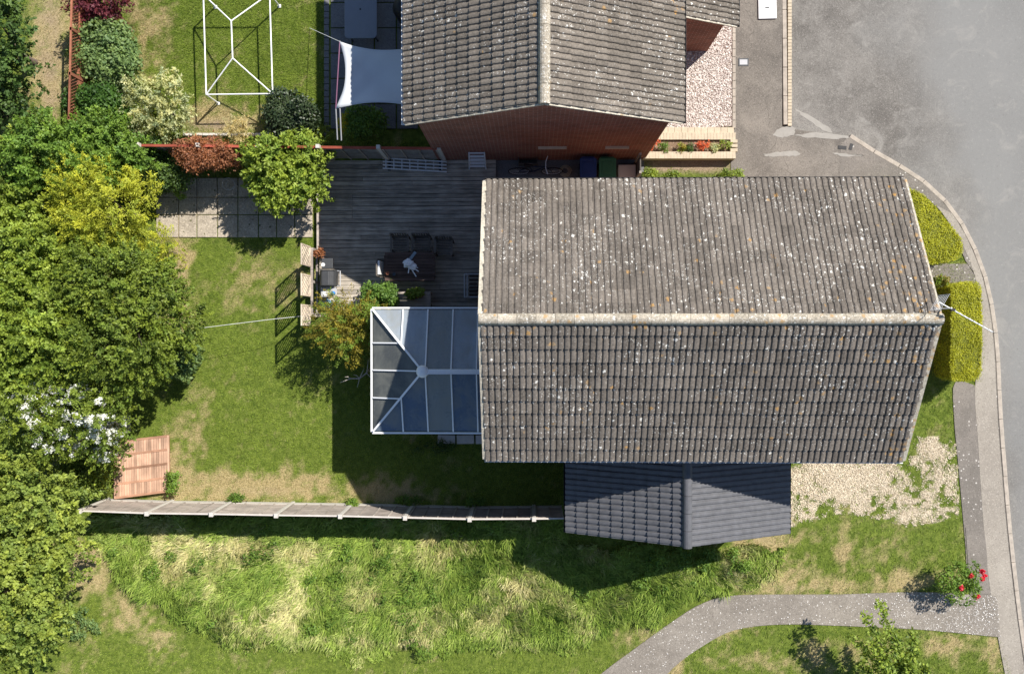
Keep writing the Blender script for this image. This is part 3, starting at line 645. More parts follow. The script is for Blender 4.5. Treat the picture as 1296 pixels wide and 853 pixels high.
# ------------------------------------------------------------------ conservatory
cs = thing('conservatory', 'white framed conservatory with hipped glazed roof against the house', 'conservatory', (-2.9, -1.17, 0))
CW, CN, CS_, CE, CZ, CR = -4.60, .59, -2.93, X0 + .095, 2.4, 3.1
AP = Vector((-3.07, -1.16, CR)); CYM = -1.16
m = MB(); t = .12
for a, b in (((CW + .05, CN - .06), (CE, CN - .06)), ((CW + .05, CS_ + .06), (CE, CS_ + .06)), ((CW + .06, CS_ + .12), (CW + .06, CN - .12))): m.bar((*a, .3), (*b, .3), .18, .6)
m.build('dwarf_wall', M_BRICK2, cs)
def glazed(a, b, n):
    a = Vector((*a, 0)); b = Vector((*b, 0))
    for i in range(n + 1):
        p = a.lerp(b, i / n); MB().box((p.x, p.y, 1.49), (.07, .07, 1.78)).build('mullion', M_WHITE, cs)
    for i in range(n):
        p = a.lerp(b, (i + .5) / n); d = (b - a) / n
        sz = (abs(d.x) - .07, .03, 1.66) if abs(d.x) > abs(d.y) else (.03, abs(d.y) - .07, 1.66)
        MB().box((p.x, p.y, 1.48), sz).build('pane', M_GLASS, cs)
    for z in (.63, 2.33): MB().bar((a.x, a.y, z), (b.x, b.y, z), .09, .06).build('rail', M_WHITE, cs)
glazed((CW + .06, CN - .06), (CE, CN - .06), 5); glazed((CW + .06, CS_ + .06), (CE, CS_ + .06), 5); glazed((CW + .06, CS_ + .06), (CW + .06, CN - .06), 4)
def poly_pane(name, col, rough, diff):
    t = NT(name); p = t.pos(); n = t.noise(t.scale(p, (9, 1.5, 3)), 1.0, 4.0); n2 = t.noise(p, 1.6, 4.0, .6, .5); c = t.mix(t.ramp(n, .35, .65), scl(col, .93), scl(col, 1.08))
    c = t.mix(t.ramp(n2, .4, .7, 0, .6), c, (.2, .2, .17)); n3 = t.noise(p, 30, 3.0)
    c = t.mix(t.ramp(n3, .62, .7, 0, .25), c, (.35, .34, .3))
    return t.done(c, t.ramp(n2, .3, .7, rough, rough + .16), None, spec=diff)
PB = poly_pane('north_sky_sheen_polycarbonate', (.24, .275, .315), .2, .6); PG = poly_pane('grey_polycarbonate', (.17, .185, .185), .22, .55); PD = poly_pane('west_shade_polycarbonate', (.075, .08, .078), .25, .4)  # north slope tone has sky reflection and sunlight put into the base colour
PBD = poly_pane('south_sky_sheen_polycarbonate', (.075, .11, .165), .2, .5)  # south slope tone: blue sky reflection put into the base colour
def pane(pts, mat):
    pts = [Vector(p) for p in pts]; n = (pts[1] - pts[0]).cross(pts[2] - pts[0]).normalized()
    if n.z < 0: pts = pts[::-1]; n = -n
    k = len(pts); vs = [p + n * .0 for p in pts] + [p - n * .025 for p in pts]
    MB().add(vs, [tuple(range(k)), tuple(reversed(range(k, 2 * k)))] + [(i, k + i, k + (i + 1) % k, (i + 1) % k) for i in range(k)]).build('roof_pane', mat, cs)
EX = [CW, P(510.5, 392, CZ).x, P(542, 392, CZ).x, P(573.7, 392, CZ).x, P(605, 392, CZ).x, CE]
def hipz(x, y):   # roof height on the long slopes
    return CR - (abs(y - CYM)) / (CN - CYM) * (CR - CZ)
def hip_y(x, s):  # y of the hip line at x
    f = (x - CW) / (AP.x - CW); return (CN if s > 0 else CS_) + (CYM - (CN if s > 0 else CS_)) * f
bars = []
for s, ye in ((1, CN), (-1, CS_)):
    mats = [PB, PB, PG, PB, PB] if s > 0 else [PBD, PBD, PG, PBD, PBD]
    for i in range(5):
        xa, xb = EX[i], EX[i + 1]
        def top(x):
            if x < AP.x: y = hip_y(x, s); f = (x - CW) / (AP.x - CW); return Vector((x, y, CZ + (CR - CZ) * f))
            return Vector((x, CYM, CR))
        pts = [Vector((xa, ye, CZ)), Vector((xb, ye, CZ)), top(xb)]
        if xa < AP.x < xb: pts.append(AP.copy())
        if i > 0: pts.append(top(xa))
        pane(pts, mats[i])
        if i > 0: bars.append((Vector((xa, ye, CZ)), top(xa)))
EY = [CS_, P(474, 503.6, CZ + .15).y, P(474, 468.5, CZ + .15).y, P(474, 434, CZ + .15).y, CN]
def wtop(y):
    f = (CN - y) / (CN - CYM) if y > CYM else (y - CS_) / (CYM - CS_); return Vector((CW + (AP.x - CW) * f, y, CZ + (CR - CZ) * f))
for i in range(4):
    ya, yb = EY[i], EY[i + 1]; pts = [Vector((CW, ya, CZ)), Vector((CW, yb, CZ))]
    if i < 3: pts.append(wtop(yb))
    if ya < CYM < yb: pts.append(AP.copy())
    if i > 0: pts.append(wtop(ya)); bars.append((Vector((CW, ya, CZ)), wtop(ya)))
    pane(pts, PD)  # west slope uses a darker copy, its shade put into the pane colour
for a, b in bars: MB().bar(a + Vector((0, 0, .03)), b + Vector((0, 0, .03)), .036, .05).build('glazing_bar', M_WHITE, cs)
for ye in (CN, CS_): MB().bar((CW, ye, CZ + .045), AP + Vector((0, 0, .045)), .055, .06).build('hip_bar', M_WHITE, cs)
MB().bar(AP + Vector((0, 0, .06)), (CE, CYM, CR + .06), .13, .09).build('ridge_bar', M_WHITE, cs, bevel=.02)
MB().bar(AP + Vector((0, -.06, .115)), (CE, CYM - .06, CR + .115), .03, .02).build('ridge_bar', M_ALU, cs)
MB().lathe(AP + Vector((0, 0, .03)), [(.17, 0), (.18, .05), (.13, .1), (.03, .12)], 18).build('ridge_boss', M_WHITE, cs, smooth=True)
for a, b in (((CW - .03, CN + .05), (CE, CN + .05)), ((CE, CS_ - .05), (CW - .03, CS_ - .05)), ((CW - .05, CS_ - .02), (CW - .05, CN + .02))):
    MB().bar((*a, CZ - .02), (*b, CZ - .02), .05, .08).build('gutter', M_WHITE, cs)
# steps beside the conservatory
st = thing('stone_step', 'low pale stone ledge along the conservatory side', 'step', P(580, 556, 0))
for k in range(3):
    a = P(565 + k * 24, 556, .1); MB().box((a.x, a.y - .0, .06), (.55, .28, .12), random.uniform(-.03, .03)).build('stone', M_CONC, st, bevel=.015)

# ------------------------------------------------------------------ deck
dk = thing('wooden_deck', 'weathered grey timber deck between the two houses', 'deck', P(505, 297, 0))
DX0, DX1 = P(404, 300, .14).x, X0 + .09; DY0, DY1 = P(500, 393, .14).y, P(500, 203, .14).y
nb = 36; bw = (DY1 - DY0) / nb
for i in range(nb):
    y = DY0 + (i + .5) * bw; cuts = [DX0, DX1]
    if 22 <= i < 28: cuts.insert(1, P(446, 260, .14).x + random.uniform(-.01, .01))
    elif random.random() < .45: cuts.insert(1, random.uniform(DX0 + 1.2, DX1 - 1))
    for a, b in zip(cuts, cuts[1:]):
        if y < CN + .12 and b > CW: b = min(b, CW - .08) if a < CW else b
        MB().box(((a + b) / 2, y + random.uniform(-.003, .003), .125 + random.uniform(-.005, .004)), (b - a - .008, bw - random.uniform(.008, .016), .028), random.uniform(-.0012, .0012)).build('deck_board', M_DECK, dk)
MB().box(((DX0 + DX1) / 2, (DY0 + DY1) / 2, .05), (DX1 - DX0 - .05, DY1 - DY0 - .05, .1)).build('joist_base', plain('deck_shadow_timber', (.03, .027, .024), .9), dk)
MB().bar((DX0 - .03, DY1, .16), (DX0 - .03, P(403, 317, .15).y, .16), .07, .1).build('edge_board', M_GWOODX, dk)

# passage paving between houses
sheet('passage_paving', [(600, 196), (815, 196), (815, 262), (600, 262)], .006, M_DSLAB, 'dark paved passage between the two houses', 'paving', .04)

# ------------------------------------------------------------------ boundary fence (bottom) with concrete posts
fe = thing('garden_fence', 'long weathered timber panel fence with white concrete posts behind the lawn', 'fence', P(400, 640, 0))
FT = [(101.6, 646.5), (186.5, 649.5), (268, 650.5), (350, 652), (431, 653), (513, 655), (594.5, 657), (676, 656.5), (716, 656)]
FZ = 1.8
posts = [P(x, y, FZ) for x, y in FT]
for i, p in enumerate(posts[:-1]):
    q = posts[i + 1] if i < 8 else posts[i]; ang = math.atan2(q.y - p.y, q.x - p.x)
    pm = MB().box((p.x, p.y, (FZ + .04) / 2), (.105, .12, FZ + .04), ang).build('post', M_CONC, fe, bevel=.01)
    MB().box((p.x, p.y, FZ + .055), (.12, .13, .03), ang).build('cap', M_CONC, pm)
for i in range(8):
    a = posts[i]; b = posts[i + 1]; d = (b - a).normalized(); a = a + d * .06; b = b - d * .06; L = (b - a).length; nrm = Vector((-d.y, d.x, 0))
    z0 = .28
    MB().bar((a.x, a.y, .15), (b.x, b.y, .15), .05, .26).build('gravel_board', M_CONC, fe)
    m = MB(); nl = 14; hh = (FZ - .06 - z0) / nl
    for k in range(nl):
        z = z0 + (k + .5) * hh; Mx = Matrix((d, nrm, Vector((0, 0, 1)))).transposed() @ Matrix.Rotation(math.radians(7), 3, 'X')
        c = (a + b) / 2; m.box((c.x, c.y, z), (L - .01, .012, hh + .025), M=Mx)
    pn = m.build('panel', M_GWOODX, fe)
    nbt = 4 if L > 1.5 else 2
    for k in range(nbt + 1):
        p = a.lerp(b, (k + (.06 if k == 0 else -.06 if k == nbt else 0)) / nbt)
        for s in (1, -1): MB().box((p.x + nrm.x * .027 * s, p.y + nrm.y * .027 * s, (z0 + FZ - .05) / 2), (.045, .02, FZ - .05 - z0), math.atan2(d.y, d.x)).build('batten', M_GWOODY, pn)
    MB().bar((a.x, a.y, FZ - .03), (b.x, b.y, FZ - .03), .045, .03).build('capping_rail', plain('pale_capping', (.55, .5, .45), .8, .15, 4) if i == 0 else bpy.data.materials['pale_capping'], pn)

# ------------------------------------------------------------------ fence with red rail between the gardens
rf = thing('garden_fence', 'dark timber fence with brick red top rail beside the deck', 'fence', P(360, 198, 0))
ra = P(176, 184, 1.75); rb = P(556, 188, 1.75); nP = 5
for i in range(nP + 1):
    p = ra.lerp(rb, i / nP); pm = MB().box((p.x, p.y, .93), (.11, .11, 1.86)).build('post', M_CONC, rf); MB().box((p.x, p.y, 1.88), (.11, .11, .04)).build('cap', M_CONC, pm)
for i in range(nP):
    a = ra.lerp(rb, i / nP); b = ra.lerp(rb, (i + 1) / nP); d = (b - a).normalized(); a = a + d * .07; b = b - d * .07; L = (b - a).length; ang = math.atan2(d.y, d.x)
    m = MB(); nl = 13; hh = (1.66 - .1) / nl
    for k in range(nl):
        Mx = Matrix.Rotation(ang, 3, 'Z') @ Matrix.Rotation(math.radians(7), 3, 'X'); c = (a + b) / 2
        m.box((c.x, c.y, .1 + (k + .5) * hh), (L, .012, hh + .025), M=Mx)
    pn = m.build('panel', wood_mat('dark_fence_timber', (.33, .30, .27), 0, .35) if i == 0 else bpy.data.materials['dark_fence_timber'], rf)
    for k in range(4):
        p = a.lerp(b, (k + .05 + k * -.03) / 3); MB().box((p.x, p.y - .03, .9), (.05, .02, 1.6), ang).build('batten', M_GWOODY, pn)
    MB().bar((a.x, a.y, 1.72), (b.x, b.y, 1.72), .075, .05).build('top_rail', M_REDRAIL, pn)
# ------------------------------------------------------------------ orange trellis fence at the far left
of = thing('trellis_fence', 'orange stained lattice fence behind the purple leaved shrub', 'fence', P(118, 60, 0))
oa = P(91, -20, 1.85); ob = P(87, 150, 1.85)
for i in range(4):
    p = oa.lerp(ob, i / 3); MB().box((p.x, p.y, .93), (.09, .09, 1.86)).build('post', M_ORANGE, of)
for i in range(3):
    a = oa.lerp(ob, i / 3); b = oa.lerp(ob, (i + 1) / 3)
    pn = MB().bar((a.x, a.y, .72), (b.x, b.y, .72), .02, 1.3).build('panel', M_ORANGE, of)
    for z in (1.4, 1.84): MB().bar((a.x, a.y, z), (b.x, b.y, z), .05, .04).build('rail', M_ORANGE, of)
    n = 14
    for k in range(n):
        for s in (1, -1):
            p = a.lerp(b, k / n); q = a.lerp(b, (k + 2.2 * s) / n); f0, f1 = 0.0, 1.0
            if not (0 <= k + 2.2 * s <= n): continue
            MB().bar((p.x + .01 * s, p.y, 1.42), (q.x + .01 * s, q.y, 1.82), .008, .02, (1, 0, 0)).build('lattice_slat', M_ORANGE, of)
    for k in range(12):
        p = a.lerp(b, (k + .5) / 12); MB().box((p.x + .018, p.y, .72), (.014, .11, 1.3)).build('board', M_ORANGE, pn)

# ------------------------------------------------------------------ paving by the big bush
pt = thing('garden_patio', 'old sandy paving slabs between the lawn and the dark fence', 'patio', P(300, 265, 0)); pt['kind'] = 'structure'
cols = [197, 226, 249, 275, 301, 327, 350, 373, 396]; rows = [225, 250, 272, 301]
for i in range(8):
    for j in range(3):
        if (i, j) in ((7, 0),): continue
        a = P(cols[i] + .6, rows[j] + .6, .02); b = P(cols[i + 1] - .6, rows[j + 1] - .6, .02)
        MB().box(((a.x + b.x) / 2, (a.y + b.y) / 2, .0 + random.uniform(-.006, .006)), (abs(b.x - a.x), abs(a.y - b.y), .05), random.uniform(-.015, .015)).build('paving_slab', M_SLAB, pt, bevel=.01)
# neighbour's patio
np_ = thing('neighbour_patio', 'dark grey slab patio under the white shade sail', 'patio', P(470, 90, 0)); np_['kind'] = 'structure'
xs_ = [418, 446, 474, 502, 530]; ys_ = [-60, -28, 4, 36, 68, 100, 132, 164]
for i in range(4):
    for j in range(7):
        a = P(xs_[i] + .8, ys_[j] + .8); b = P(xs_[i + 1] - .8, ys_[j + 1] - .8)
        MB().box(((a.x + b.x) / 2, (a.y + b.y) / 2, .004 + random.uniform(-.004, .004)), (b.x - a.x, a.y - b.y, .05)).build('paving_slab', M_DSLAB, np_, bevel=.008)
for j in range(28):
    a = P(413.5, -55 + j * 8.3); MB().box((a.x, a.y, .006), (.16, .19, .06), random.uniform(-.04, .04)).build('edging_sett', M_DSLAB, np_, bevel=.01)

# ------------------------------------------------------------------ pale gravel strip, brick bed of the neighbour
gb = thing('gravel_strip', 'pale pinkish gravel strip beside the brick house', 'gravel', P(895, 110, 0)); gb['kind'] = 'structure'
GSTRIP = [(800, -80), (925, -80), (929, 160), (800, 168)]
MB().prism(poly_px(GSTRIP, .01), -.06, .01).build('gravel_bed', sheet_mat('pale_gravel_base', (.4, .33, .28), (.52, .45, .39), 3, ((.7, .66, .6), 20, .6), 30, .5), gb)
for i in range(24):
    a = P(928.5, 158 - i * 10); MB().box((a.x, a.y, .0), (.1, .235, .1), random.uniform(-.02, .02)).build('edging_brick', M_KERB, gb, bevel=.008)
pw = thing('planter_bed', 'cream brick flower bed with orange and green plants', 'flower bed', P(870, 190, 0))
def brick_row(x0, x1, y, z, n, sz, parent):
    for i in range(n):
        a = P(x0 + (x1 - x0) * (i + .5) / n, y, z); MB().box((a.x, a.y, z / 2 + random.uniform(-.004, .004)), sz, random.uniform(-.02, .02)).build('brick', M_CREAMB, parent, bevel=.006)
brick_row(812, 931, 172.5, .2, 30, (.095, .22, .2), pw); brick_row(812, 929, 165.5, .1, 14, (.2, .2, .1), pw); brick_row(814, 931, 196.5, .32, 30, (.095, .215, .32), pw)
for i in range(3): a = P(929, 179 + i * 5.5, .25); MB().box((a.x, a.y, .125), (.22, .1, .25)).build('brick', M_CREAMB, pw, bevel=.006)
a = P(812, 177, .12); b = P(925, 193, .12); MB().box(((a.x + b.x) / 2, (a.y + b.y) / 2, .06), (b.x - a.x, a.y - b.y + .06, .1)).build('soil', M_SOIL, pw)
# white edging row in the neighbour's lawn
we = thing('lawn_edging', 'row of white edging blocks at the back of the neighbour lawn', 'edging', P(290, 170, 0))
for i in range(19):
    a = P(236 + i * 8.2, 170.5, .06); MB().box((a.x, a.y, .05), (.19, .08, .1), random.uniform(-.05, .05)).build('block', M_CONC, we, bevel=.01)

# ------------------------------------------------------------------ shade sail
sa = thing('shade_sail', 'white shade sail stretched from the brick house over the patio', 'shade sail', P(470, 100, 0))
C4 = [P(430, 53, 2.32), P(517, 62, 2.55), P(517, 133, 2.5), P(425, 138, 2.28)]; N = 18; V = []; 
for i in range(N + 1):
    for j in range(N + 1):
        u_, v_ = i / N, j / N
        # concave hems
        uu = u_ + (.055 * math.sin(math.pi * v_)) * (1 - u_) * 2 * (1 if u_ < .5 else 0) * (1 - 2 * u_ if u_ < .5 else 0)
        vv = v_ + .07 * math.sin(math.pi * u_) * (1 - 2 * v_)
        p = C4[0].lerp(C4[1], uu).lerp(C4[3].lerp(C4[2], uu), vv)
        p = p + Vector((0, 0, -.16 * math.sin(math.pi * u_) * math.sin(math.pi * v_) + .02 * math.sin((u_ * 1.2 + v_) * 13 + 2) * (1 - u_) ** 1.5 + .012 * math.sin(math.atan2(v_ + .02, u_ + .02) * 14) * math.hypot(u_, v_)))
        V.append(p)
fs = [(i * (N + 1) + j, (i + 1) * (N + 1) + j, (i + 1) * (N + 1) + j + 1, i * (N + 1) + j + 1) for i in range(N) for j in range(N)]
sm = MB().add(V, [f[::-1] for f in fs]).build('cloth', plain('white_sail_cloth', (.52, .54, .56), .8, .03, 3), sa, smooth=True)
sd = sm.modifiers.new('thick', 'SOLIDIFY'); sd.thickness = .006
MB().tube([C4[0], C4[3]], .018).build('hem_pole', plain('plum_pole', (.16, .06, .12), .5, .1), sa)
for c, g in ((C4[3], P(427, 177, 1.75)), (C4[3] + Vector((.12, 0, 0)), P(432, 178, 1.75))): MB().tube([c, g], .02).build('pole', M_LGREY, sa)
for c in (C4[0],): MB().tube([c, (c.x, c.y, 0)], .022).build('pole', M_LGREY, sa)
MB().tube([C4[0], P(392, 36, .02)], .008, 6).build('guy_rope', M_WHITE, sa)

# grey table and covered barbecue in the shade
gt = thing('patio_table', 'grey rounded plastic table in the shade of the brick house', 'table', P(456, 15, .03))
c0 = P(436, 49, .75); c1 = P(477, -22, .75); r = .13; pts = []
for cx_, cy_, a0 in ((c1.x - r, c1.y - r, 0), (c0.x + r, c1.y - r, 90), (c0.x + r, c0.y + r, 180), (c1.x - r, c0.y + r, 270)):
    for k in range(6): an = math.radians(a0 + k * 18); pts.append((cx_ + r * math.cos(an), cy_ + r * math.sin(an)))
MB().prism(pts, .70, .75).build('tabletop', plain('grey_plastic', (.19, .21, .24), .5, .06), gt, bevel=.012)
h = P(456, 12, .752); MB().lathe((h.x, h.y, .745), [(.03, 0), (.03, .008)], 12).build('parasol_hole', M_BLACKP, gt)
for x in (c0.x + .15, c1.x - .15):
    for y in (c0.y + .15, c1.y - .15): MB().tube([(x, y, .7), (x + (.05 if x > c0.x + .3 else -.05), y, .03)], .025).build('leg', M_DGREY, gt)
cb = thing('covered_barbecue', 'black covered barbecue beside the grey patio table', 'barbecue', P(510, 10, .03))
c = P(512, 8, .8); MB().lathe((c.x, c.y, .03), [(.36, 0), (.38, .4), (.4, .62), (.3, .88), (.12, .98)], 18).build('cover', M_BLACKP, cb, smooth=True)
for k in range(3): MB().tube([(c.x + .3 * math.cos(k * 2.1), c.y + .3 * math.sin(k * 2.1), .03), (c.x + .2 * math.cos(k * 2.1), c.y + .2 * math.sin(k * 2.1), .3)], .02).build('leg', M_DGREY, cb)

# ------------------------------------------------------------------ gazebo frame
gz_ = thing('gazebo_frame', 'bare white gazebo frame standing low on the neighbour lawn', 'gazebo frame', P(300, 60, 0))
ze, zr_ = 1.02, 1.42
SWc = P(261, 120, ze); SEc = P(345, 119, ze); Ln = 3.06; dN = Vector((-.09, 1, 0)).normalized(); dN = (P(257.5, 0, ze) - SWc).normalized()
NWc = SWc + dN * Ln; NEc = SEc + (P(341.5, 0, ze) - SEc).normalized() * Ln
R0 = P(294.4, 74, zr_); R1 = P(292.6, 27, zr_)
for a, b in ((SWc, SEc), (SEc, NEc), (NEc, NWc), (NWc, SWc)): MB().tube([a, b], .022).build('eave_rail', M_WMETAL, gz_)
MB().tube([R0, R1], .022).build('ridge_pole', M_WMETAL, gz_)
for a, b in ((R0, SWc), (R0, SEc), (R1, NWc), (R1, NEc)): MB().tube([a, b], .02).build('hip_pole', M_WMETAL, gz_)
for c in (SWc, SEc, NWc, NEc):
    lg = MB().tube([c, (c.x, c.y, 0)], .024).build('leg', M_WMETAL, gz_); MB().box((c.x, c.y, .01), (.1, .1, .02)).build('foot', M_WMETAL, lg)

# ------------------------------------------------------------------ deck furniture
DZ = .142
tb = thing('garden_table', 'dark brown slatted garden table on the deck', 'table', P(518, 337, DZ))
ta = P(486, 319, .86); tbb = P(551, 355.5, .86)
for i in range(9):
    y0 = ta.y + (tbb.y - ta.y) * i / 9; y1 = ta.y + (tbb.y - ta.y) * (i + 1) / 9; sh = .05 if i in (0, 8) else 0
    MB().box(((ta.x + tbb.x) / 2, (y0 + y1) / 2, .845), (tbb.x - ta.x - sh, abs(y1 - y0) - .008, .03)).build('slat', M_TABLE, tb, bevel=.006)
MB().box(((ta.x + tbb.x) / 2, (ta.y + tbb.y) / 2, .79), (tbb.x - ta.x - .2, ta.y - tbb.y - .2, .08)).build('apron', M_TABLE, tb)
for x in (ta.x + .13, tbb.x - .13):
    for y in (ta.y - .13, tbb.y + .13): MB().box((x, y, (DZ + .76) / 2), (.08, .08, .76 - DZ)).build('leg', M_TABLE, tb)
def chair(label, px, py, rz, cushion=False, name='garden_chair'):
    """origin under seat centre, backrest towards local +y"""
    p = P(px, py, .55); t = thing(name, label, 'chair', (p.x, p.y, DZ), 'wooden chairs round the deck table')
    Rz = Matrix.Rotation(rz, 3, 'Z'); B = Vector((p.x, p.y, DZ))
    def bx(nm, c, s, mat=M_CHAIR, tilt=0):
        MB().box(B + Rz @ Vector(c), s, M=Rz @ Matrix.Rotation(tilt, 3, 'X')).build(nm, mat, t)
    for k in range(6): bx('seat_slat', (0, -.2 + k * .08, .42), (.46, .065, .02))
    for sx in (-1, 1):
        bx('leg', (sx * .25, -.22, .21), (.045, .045, .42)); bx('leg', (sx * .25, .23, .45), (.045, .045, .9), tilt=-.08)
        bx('armrest', (sx * .26, 0, .62), (.06, .5, .025)); bx('arm_post', (sx * .25, -.2, .52), (.04, .04, .2))
    for k in range(6): bx('back_slat', (-.19 + k * .076, .26, .68), (.04, .018, .42), tilt=-.14)
    bx('top_rail', (0, .29, .9), (.5, .03, .06)); bx('back_rail', (0, .235, .47), (.5, .03, .05))
    if cushion: bx('cushion', (0, .2, .7), (.42, .06, .4), M_WHITE, -.14)
    return t
chair('old wooden armchair at the table end by the gas barbecue corner', 507, 309, 0)
chair('old wooden armchair in the middle of the row behind the table', 534, 309, 0)
chair('old wooden armchair pulled clear past the table corner', 562, 313, -.05)
chair('wooden armchair with pale cushion at the narrow end of the table', 492, 340, math.pi / 2, True)
# metal framed lounger chair half under the eaves
mc = thing('metal_chair', 'grey metal framed chair half under the house eaves', 'chair', P(600, 362, DZ))
a = P(588, 347, .55); b = P(612, 376, .55)
for z in (.55,):
    for p, q in (((a.x, a.y), (b.x, a.y)), ((b.x, a.y), (b.x, b.y)), ((b.x, b.y), (a.x, b.y)), ((a.x, b.y), (a.x, a.y))): MB().tube([(*p, z), (*q, z)], .025).build('frame', M_LGREY, mc)
MB().tube([(a.x + .09, a.y, .62), (a.x + .09, b.y, .62)], .02).build('frame', M_LGREY, mc)
for x in (a.x, b.x):
    for y in (a.y, b.y): MB().tube([(x, y, .55), (x, y, DZ)], .02).build('leg', M_LGREY, mc)
for k in range(6): y = a.y + (b.y - a.y) * (k + .5) / 6; MB().box(((a.x + b.x) / 2 + .06, y, .5), (b.x - a.x - .16, .07, .02)).build('slat', M_TABLE, mc)
# crumpled cloth on the table
cl = thing('crumpled_cloth', 'crumpled white cloth with loose strips on the garden table', 'cloth', P(518, 338, .862))
c = P(518, 335, .9); V = []; n = 9
bm = bmesh.new(); bmesh.ops.create_icosphere(bm, subdivisions=3, radius=1)
rr = random.Random(3); off = [Vector((rr.uniform(-1, 1), rr.uniform(-1, 1), rr.uniform(-1, 1))) for _ in range(14)]
for v in bm.verts:
    d = v.co.normalized(); k = 1 + sum(.16 * math.sin(6 * d.dot(o_) + i) for i, o_ in enumerate(off)) * .6
    v.co = Vector((d.x * .17 * k, d.y * .13 * k, max(d.z * .07 * k, -.035)))
me = bpy.data.meshes.new('fold'); bm.to_mesh(me); bm.free(); me.materials.append(M_WHITE)
link('fold', me, cl, (c.x, c.y, .90)).rotation_euler = (0, 0, -.3)
for dx, dy, L, an in ((.05, -.15, .36, -58), (.1, -.1, .3, -35), (.16, -.02, .22, -25), (-.14, .02, .16, 160), (.0, -.16, .2, -100)):
    d = Vector((math.cos(math.radians(an)), math.sin(math.radians(an)), 0)); s0 = Vector((c.x + dx * .4, c.y + dy * .4, .905))
    MB().bar(s0, s0 + d * L + Vector((0, 0, -.03)), .032, .012).build('strip', M_WHITE, cl)
a = P(516, 332, .87); b = P(526, 319, .87)
rl = thing('grey_strip', 'blue grey flat strip beside the white cloth on the table', 'strip', (a.x, a.y, .862)); MB().bar((a.x, a.y, .87), (b.x, b.y, .87), .09, .015).build('blade', plain('blue_grey_plastic', (.22, .28, .33), .5), rl)
pot_m = plain('terracotta', (.35, .14, .08), .8, .2)
for k, (x, y, lab) in enumerate(((491, 346, 'small dark flowerpot on the table corner'), (499, 347, 'small glass jar next to the flowerpot on the table'))):
    p = P(x, y, .9); o = MB().lathe((p.x, p.y, .861), [(.035, 0), (.05, .09), (.055, .1), (.045, .1), (.04, .06)], 14).build('flowerpot' if k == 0 else 'jar', pot_m if k == 0 else M_GLASS); tag(o, lab, 'pot' if k == 0 else 'jar')
# bench south of the table
be = thing('wooden_bench', 'wooden bench with pale sunlit slats beside the conservatory', 'bench', P(522, 378, DZ))
ba = P(499, 369, .58); bb = P(545, 388, .58)
for k in range(5): y = ba.y + (bb.y - ba.y) * (k + .5) / 5; MB().box(((ba.x + bb.x) / 2, y, .57), (bb.x - ba.x, abs(bb.y - ba.y) / 5 - .012, .03)).build('slat', M_GWOODX, be)
for x in (ba.x + .05, bb.x - .05):
    MB().box((x, (ba.y + bb.y) / 2, .53), (.05, ba.y - bb.y - .02, .05)).build('bearer', M_GWOODX, be)
    for y in (ba.y - .05, bb.y + .05): MB().box((x, y, (.5 + DZ) / 2), (.06, .06, .5 - DZ)).build('leg', M_GWOODY, be)

# barbecue
bq = thing('gas_barbecue', 'dark grey gas barbecue with side shelves by the trellis rail', 'barbecue', P(416, 352, DZ))
def boxpx(x0, y0, x1, y1, z0, z1, nm, mat, parent, bevel=.015):
    a = P(x0, y0, z1); b = P(x1, y1, z1); return MB().box(((a.x + b.x) / 2, (a.y + b.y) / 2, (z0 + z1) / 2), (abs(b.x - a.x), abs(a.y - b.y), z1 - z0)).build(nm, mat, parent, bevel=bevel)
boxpx(405, 342, 424, 362, .45, .95, 'firebox', M_DGREY, bq)
a = P(403.5, 341, 1.15); b = P(423.5, 362.5, 1.15); w_, d_ = b.x - a.x, a.y - b.y; cx_, cy_ = (a.x + b.x) / 2, (a.y + b.y) / 2
m = MB(); prof = [(-.5, .95), (-.5, 1.02), (-.32, 1.17), (.16, 1.2), (.42, 1.1), (.5, .95)]; vs = []
for s in (-.5, .5):
    for fx, z in prof: vs.append((cx_ + fx * w_, cy_ + s * d_ * (1 if z < 1.1 else .86), z))
n = len(prof); m.add(vs, [(i, n + i, n + i + 1, i + 1) for i in range(n - 1)] + [tuple(reversed(range(n))), tuple(range(n, 2 * n))])
lid = m.build('lid', M_DGREY, bq, bevel=.02)
MB().tube([P(427, 343, 1.0), P(428.5, 343, 1.0) + Vector((.05, 0, 0)), P(428.5, 362, 1.0) + Vector((.05, 0, 0)), P(427, 362, 1.0)], .018).build('handle', M_LGREY, bq)
boxpx(407, 327, 421, 340, .88, .92, 'side_shelf', M_DGREY, bq); boxpx(406, 363.5, 426, 376, .88, .92, 'side_shelf', M_LGREY, bq)
boxpx(406, 344, 424, 361, .2, .24, 'bottom_shelf', M_DGREY, bq)
for x in (407, 423):
    for y in (345, 360): p = P(x, y, .3); MB().box((p.x, p.y, (.46 + DZ) / 2), (.04, .04, .46 - DZ)).build('leg', M_DGREY, bq)
for x, y, r, lab in ((412.5, 370, .1, 'round white plate on the light barbecue shelf'), (409, 335, .06, 'small white saucer on the dark barbecue shelf')):
    p = P(x, y, .93); o = MB().lathe((p.x, p.y, .921), [(r * .6, 0), (r, .012), (r * .97, .016), (r * .6, .006)], 18).build('plate', M_WHITE); tag(o, lab, 'plate')
bl = plain('blue_plastic', (.05, .22, .55), .45, .15)
p = P(422, 371, .96); o = MB().lathe((p.x, p.y, .921), [(.05, 0), (.06, .02), (.055, .1), (.03, .13)], 12).build('bottle', bl); tag(o, 'blue plastic bottle on the barbecue shelf', 'bottle')
p = P(414, 385, .2)
